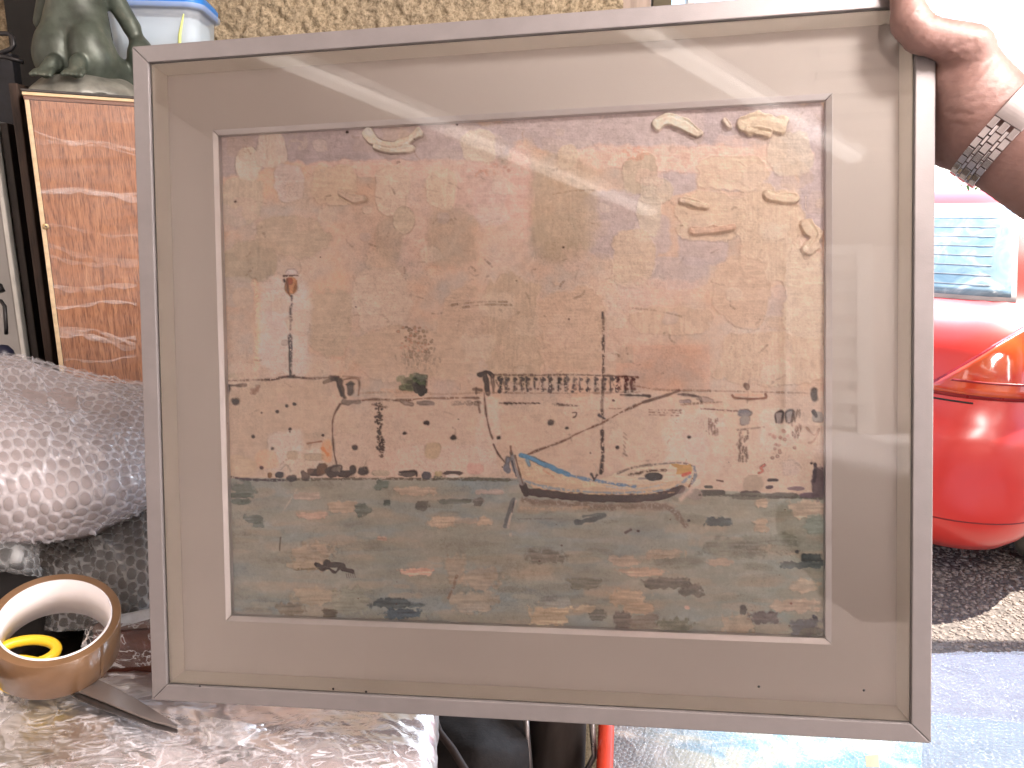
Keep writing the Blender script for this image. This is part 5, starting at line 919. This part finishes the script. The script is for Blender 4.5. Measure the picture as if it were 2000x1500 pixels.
# ---------------------------------------------------------------- sunlit shrub beyond the car
def shrub(name, c, r, h, n, label, seed):
    e = empty(name, c); tag(e, label, 'shrub', 'shrubs across the drive'); g = np.random.default_rng(seed)
    for k in range(5): a = k*1.25; tube('stem', [Vector(c), Vector(c)+Vector((.15*math.cos(a), .15*math.sin(a), h*.4)), Vector(c)+Vector((r*.6*math.cos(a), r*.6*math.sin(a), h*.8))], [.03, .02, .008], mat('shrub_bark', (.12, .08, .05), .9) if 'shrub_bark' not in bpy.data.materials else bpy.data.materials['shrub_bark'], e, 6)
    V = []; Q = []; cl = g.normal(size=(26, 3)); cl = cl/np.linalg.norm(cl, axis=1, keepdims=True)*g.uniform(.35, .95, (26, 1))
    for i in range(n):
        q = cl[g.integers(26)]+g.normal(0, .16, 3); p = np.array(c)+np.array([q[0]*r, q[1]*r, h*.55+q[2]*h*.45]); s = g.uniform(.02, .045); u = g.normal(size=3); u /= np.linalg.norm(u); v = np.cross(u, g.normal(size=3)); v /= np.linalg.norm(v)
        V += [p-u*s, p+v*s*.45, p+u*s, p-v*s*.45]; Q.append((4*i, 4*i+1, 4*i+2, 4*i+3))
    m, t, b = nodes('leaf_'+str(seed)); co = coords(t); t.links.new(ramp(t, noise(t, co, 3, 3), [(.3, (.05, .10, .015)), (.7, (.14, .2, .03))]), b.inputs['Base Color']); b.inputs['Roughness'].default_value = .5
    o = fastmesh('leaves', np.array(V), np.array(Q), m, e, smooth=False); o['kind'] = 'stuff'
shrub('shrub', (5.2, 8.6, 0), .8, 1.85, 2600, 'bright green shrub beyond the car, left of the watch strap', 3); shrub('shrub', (6.9, 9.6, 0), .7, 1.8, 2200, 'yellow green shrub beyond the car, under the watch strap', 4)
# ================================================================ HAND, ARM, WATCH
def h3(px, py, Z): v = P(px, py, Z); return (v.x, v.y, v.z)
s1 = .59/F
WR = Vector(h3(1962, 255, .605)); EL = Vector((.70, .40, 1.14)); SH = Vector((.30, -.32, 1.10))
fdir = (EL-WR).normalized()
right_l = Mf.to_3x3() @ Vector((1, 0, 0)); up_l = Mf.to_3x3() @ Vector((0, 1, 0)); out_l = Mf.to_3x3() @ Vector((0, 0, 1))
def L(x, y, z): v = Mf @ Vector((x, y, z)); return (v.x, v.y, v.z)      # point in the frame's own axes
def pxl(px, py, z=0.):
    """frame-axes point seen at px,py on the plane z in front of the frame face"""
    d = P(px, py, 1.0)-CAM; n = out_l; o = Mf @ Vector((0, 0, z)); k = (o-CAM).dot(n)/d.dot(n); v = CAM+d*k; return (v.x, v.y, v.z)
FOLDS = [([(1828, 113), (1852, 101), (1872, 87), (1905, 82)], 3.5, .0022), ([(1840, 102), (1858, 92), (1872, 76)], 3, .0012), ([(1850, 110), (1880, 98), (1908, 92)], 3, .0010), ([(1845, 122), (1878, 106), (1915, 104)], 3, .0009), ([(1870, 128), (1915, 118)], 3, .0008),
 ([(1850, 219), (1893, 224), (1924, 214)], 3.2, .0016), ([(1866, 194), (1906, 176), (1944, 160)], 3, .0009), ([(1890, 204), (1936, 178)], 3, .0009), ([(1862, 164), (1905, 152)], 3, .0007), ([(1905, 198), (1950, 190), (1972, 172)], 3, .0009), ([(1930, 206), (1966, 186)], 3, .0009), ([(1852, 142), (1900, 134)], 2.6, .0006),
 ([(1792, 24), (1812, 36), (1826, 50)], 3, .0012), ([(1802, 22), (1818, 34), (1832, 42)], 3, .0012), ([(1812, 24), (1826, 34)], 2.6, .001), ([(1786, 92), (1800, 76), (1806, 56)], 3, .0006), ([(1840, 240), (1890, 246), (1930, 238)], 3, .0006)]
def hand_sdf(X, Y, Z):
    d = None
    def add(v, k=.008):
        nonlocal d; d = v if d is None else smin(d, v, k)
    cap = lambda a, b, ra, rb, k=.008: add(sd_cap(X, Y, Z, a, b, ra, rb), k)
    # forearm and wrist (flattened by twin bones)
    w1, w2 = pxl(1950, 212, -.012), pxl(1926, 292, -.02); E1 = EL+Vector((0, .01, .014)); E2 = EL-Vector((0, .01, .012))
    cap(w1, tuple(E1), .0225, .040, .012); cap(w2, tuple(E2), .0235, .040, .02); cap(pxl(1942, 250, -.014), tuple(EL), .026, .044, .02)
    cap(tuple(EL), tuple(SH), .043, .052, .02)
    # palm: thenar, heel, body
    cap(pxl(1935, 205, -.008), pxl(1898, 108, -.002), .026, .0165, .012); cap(pxl(1895, 190, -.008), pxl(1862, 160, -.012), .026, .020, .012)
    cap(pxl(1925, 270, -.016), pxl(1858, 275, -.030), .0255, .019, .012); cap(pxl(1900, 230, -.014), pxl(1850, 225, -.026), .027, .02, .012); cap(pxl(1880, 130, -.02), pxl(1860, 280, -.045), .018, .018, .012)
    # thumb
    cap(pxl(1893, 92, .004), pxl(1800, 66, .012), .0165, .0128, .006); cap(pxl(1800, 66, .012), pxl(1778, 42, .0115), .0130, .0126, .005); cap(pxl(1778, 42, .0115), pxl(1762, -48, .0095), .0128, .0098, .005)
    # four fingers folded round the back of the frame
    for k in range(4):
        y = .262-.024*k; f_ = [1, 1.08, 1.03, .85][k]; a = L(.358, y-.01, -.046); b = L(.345, y, -.052); c = L(.345-.034*f_, y+.004, -.046); dd = L(.345-.060*f_, y+.004, -.043)
        cap(a, b, .0115, .0105, .006); cap(b, c, .0105, .0092, .004); cap(c, dd, .0092, .0078, .004)
    # skin folds, carved along lines read off the photograph
    dy_, dz_ = Y-CAM.y, Z-CAM.z; zc = dy_*cP-dz_*sP; pu = 1000+F*(X-CAM.x)/zc; pv = 750-F*(dy_*sP+dz_*cP)/zc; g = 0.
    nx_ = 3*np.sin(pu*.19+pv*.07)+2*np.sin(pv*.23-pu*.11)
    for pts, w_, h_ in FOLDS:
        D_ = 1e9
        for (xa, ya), (xb, yb) in zip(pts[:-1], pts[1:]):
            ex, ey = xb-xa, yb-ya; tt = np.clip(((pu-xa)*ex+(pv+nx_*.5-ya)*ey)/(ex*ex+ey*ey), 0, 1); D_ = np.minimum(D_, np.hypot(pu-xa-tt*ex, pv+nx_*.5-ya-tt*ey))
        g = np.maximum(g, h_*np.exp(-(D_/w_)**2))
    d = d+g*.6
    d = d + .00035*np.sin(X*900+Z*500)*np.sin(Y*300+Z*1100)
    # keep the hand outside the frame itself
    Mi = np.array(Mf.inverted()); lx_ = Mi[0, 0]*X+Mi[0, 1]*Y+Mi[0, 2]*Z+Mi[0, 3]; ly_ = Mi[1, 0]*X+Mi[1, 1]*Y+Mi[1, 2]*Z+Mi[1, 3]; lz_ = Mi[2, 0]*X+Mi[2, 1]*Y+Mi[2, 2]*Z+Mi[2, 3]
    fb = np.maximum(np.maximum(np.abs(lx_)-(W/2+.0004), np.abs(ly_)-(H/2+.0004)), np.maximum(lz_-.0004, -.0325-lz_)); return np.maximum(d, -fb)
pe = empty('person', (.6, .1, 1.0)); tag(pe, 'right arm of a person in white sleeve gripping the frame with thumb in front', 'person')
allp = np.array([pxl(1735, -90, .03), pxl(1960, 345, .02), L(.28, .3, -.07), tuple(EL+Vector((.06, .06, .06))), tuple(EL-Vector((.06, .06, .06))), tuple(SH-Vector((.06, .06, .06))), tuple(SH+Vector((.06, .06, .07)))])
def skin():
    m, t, b = nodes('skin'); co = coords(t); f1 = noise(t, co, 30, 4, .6)
    t.links.new(ramp(t, f1, [(.3, (.185, .10, .084)), (.5, (.225, .13, .112)), (.72, (.26, .158, .138))]), b.inputs['Base Color']); b.inputs['Roughness'].default_value = .5
    b.inputs['Subsurface Weight'].default_value = .12; b.inputs['Subsurface Radius'].default_value = (.01, .004, .002); b.inputs['Subsurface Scale'].default_value = .4
    mp = N(t, 'Mapping'); mp.inputs['Rotation'].default_value = (0, .5, .4); mp.inputs['Scale'].default_value = (1, 1, 3.2); t.links.new(co, mp.inputs[0])
    n_ = noise(t, mp.outputs[0], 130, 4, .6, .6); v = N(t, 'TexVoronoi'); v.inputs['Scale'].default_value = 620; t.links.new(co, v.inputs['Vector']); ad = N(t, 'Math', operation='MULTIPLY_ADD'); t.links.new(v.outputs['Distance'], ad.inputs[0]); ad.inputs[1].default_value = .25; t.links.new(n_, ad.inputs[2])
    bump(t, b, ad.outputs[0], .16, .0016); return m
sk = skin(); Va, Qa_ = surface_nets(hand_sdf, allp.min(0)-.03, allp.max(0)+.03, .0018); arm = fastmesh('arm', Va, Qa_, sk, pe); arm['label'] = 'right hand and bare forearm'
nl = []                                   # thumb nail lies on the thumb's far side, short sleeve on the upper arm
sd_ = (SH-EL).normalized(); ms = EL+sd_*.24; Mq = Matrix.Translation(ms) @ sd_.to_track_quat('Z', 'Y').to_matrix().to_4x4(); V = []; nn, mmn = 72, 26
for i in range(mmn):
    f_ = i/(mmn-1); z = f_*.42
    for k in range(nn):
        a = 2*math.pi*k/nn; r_ = .082+.05*f_+.007*math.sin(a*5+f_*3)*(1-f_*.5)+.004*math.sin(a*11+f_*7); V.append(Mq @ Vector((r_*math.cos(a), r_*math.sin(a)*1.15, z)))
Fc = [(i*nn+k, i*nn+(k+1) % nn, (i+1)*nn+(k+1) % nn, (i+1)*nn+k) for i in range(mmn-1) for k in range(nn)]
slv = mesh('sleeve', V, Fc, mat('white_cotton', (.80, .80, .82), .9, 0, .03, 20, .2, 300), pe, True); slv['label'] = 'white cotton sleeve'
mo = slv.modifiers.new('thickness', 'SOLIDIFY'); mo.thickness = .0015

# steel bracelet round the wrist
we = empty('wristwatch', WR); tag(we, 'steel link watch bracelet with folding clasp on the wrist', 'watch')
fa = (EL-Vector(pxl(1942, 250, -.014))).normalized(); bcn = Vector(pxl(1972, 250, -.014)); axu = (Vector(pxl(1985, 175, -.012))-Vector(pxl(1915, 335, -.012))); axu = (axu-fa*axu.dot(fa)).normalized(); axv = fa.cross(axu).normalized()
if axv.dot(out_l) < 0: axv = -axv
RA, RB_ = .0455, .0380; nrow = 34
stl = mat('bracelet_steel', (.62, .60, .62), .22, 1, .05, 60, rv=.06); stl2 = mat('bracelet_polished', (.72, .70, .72), .1, 1, .03, 60, rv=.03)
def bp(a, wv, o): c_, s_ = math.cos(a), math.sin(a); n2 = (axu*c_/RA+axv*s_/RB_).normalized(); return bcn+axu*RA*c_+axv*RB_*s_+fa*wv+n2*o
def lk(name, a0, a1, w0, w1, h0, h1, m, par): return hexa(name, [bp(a0, w0, h0), bp(a0, w1, h0), bp(a1, w1, h0), bp(a1, w0, h0), bp(a0, w0, h1), bp(a0, w1, h1), bp(a1, w1, h1), bp(a1, w0, h1)], m, par, .0005, 2)
da = 2*math.pi/nrow
cw = [(-.0105, -.0056), (-.0053, -.0029), (-.0026, .0026), (.0029, .0053), (.0056, .0105)]
for r_ in range(nrow):
    a = r_*da
    if math.radians(36) < a < math.radians(100): continue
    for c_, (w0, w1) in enumerate(cw):
        sh = da*.5 if c_ in (1, 3) else 0; lk('link', a+sh+.008, a+sh+da-.008, w0, w1, 0, .0030 if c_ in (0, 2, 4) else .0027, stl if c_ in (0, 2, 4) else stl2, we)
cl_ = None; clm = mat('clasp_steel', (.34, .31, .31), .38, .9, .04, 30, rv=.05)
cv_ = []; nc = 25
for k in range(nc): a = math.radians(34+72*k/(nc-1)); cv_ += [bp(a, -.0108, .0002), bp(a, .0108, .0002), bp(a, .0108, .0034), bp(a, .0102, .0038), bp(a, -.0102, .0038), bp(a, -.0108, .0034)]
cl_ = mesh('clasp', cv_, [(k*6+m, k*6+(m+1) % 6, (k+1)*6+(m+1) % 6, (k+1)*6+m) for k in range(nc-1) for m in range(6)]+[tuple(range(6))[::-1], tuple((nc-1)*6+m for m in range(6))], clm, we)
for w0, w1, a0_, a1_ in [(-.003, .003, 70, 72.5), (-.003, .003, 78, 80.5), (-.003, -.0018, 70, 80.5), (.0018, .003, 70, 80.5), (-.0006, .0006, 72, 79)]: lk('engraved_emblem', math.radians(a0_), math.radians(a1_), w0, w1, .0036, .00395, mat('engraving', (.12, .11, .12), .4, .8) if 'engraving' not in bpy.data.materials else bpy.data.materials['engraving'], cl_)
hd = [bp(math.radians(180+k*9), 0, .0) for k in range(5)]
lathe('watch_case', [(0, .0105), (.017, .0105), (.019, .009), (.0205, .004), (.0205, -.001), (.018, -.002), (0, -.002)], stl, we, 48, Matrix.Translation(bp(math.radians(250), 0, .0)) @ (axu*math.cos(math.radians(250))/RA+axv*math.sin(math.radians(250))/RB_).normalized().to_track_quat('Z', 'Y').to_matrix().to_4x4())
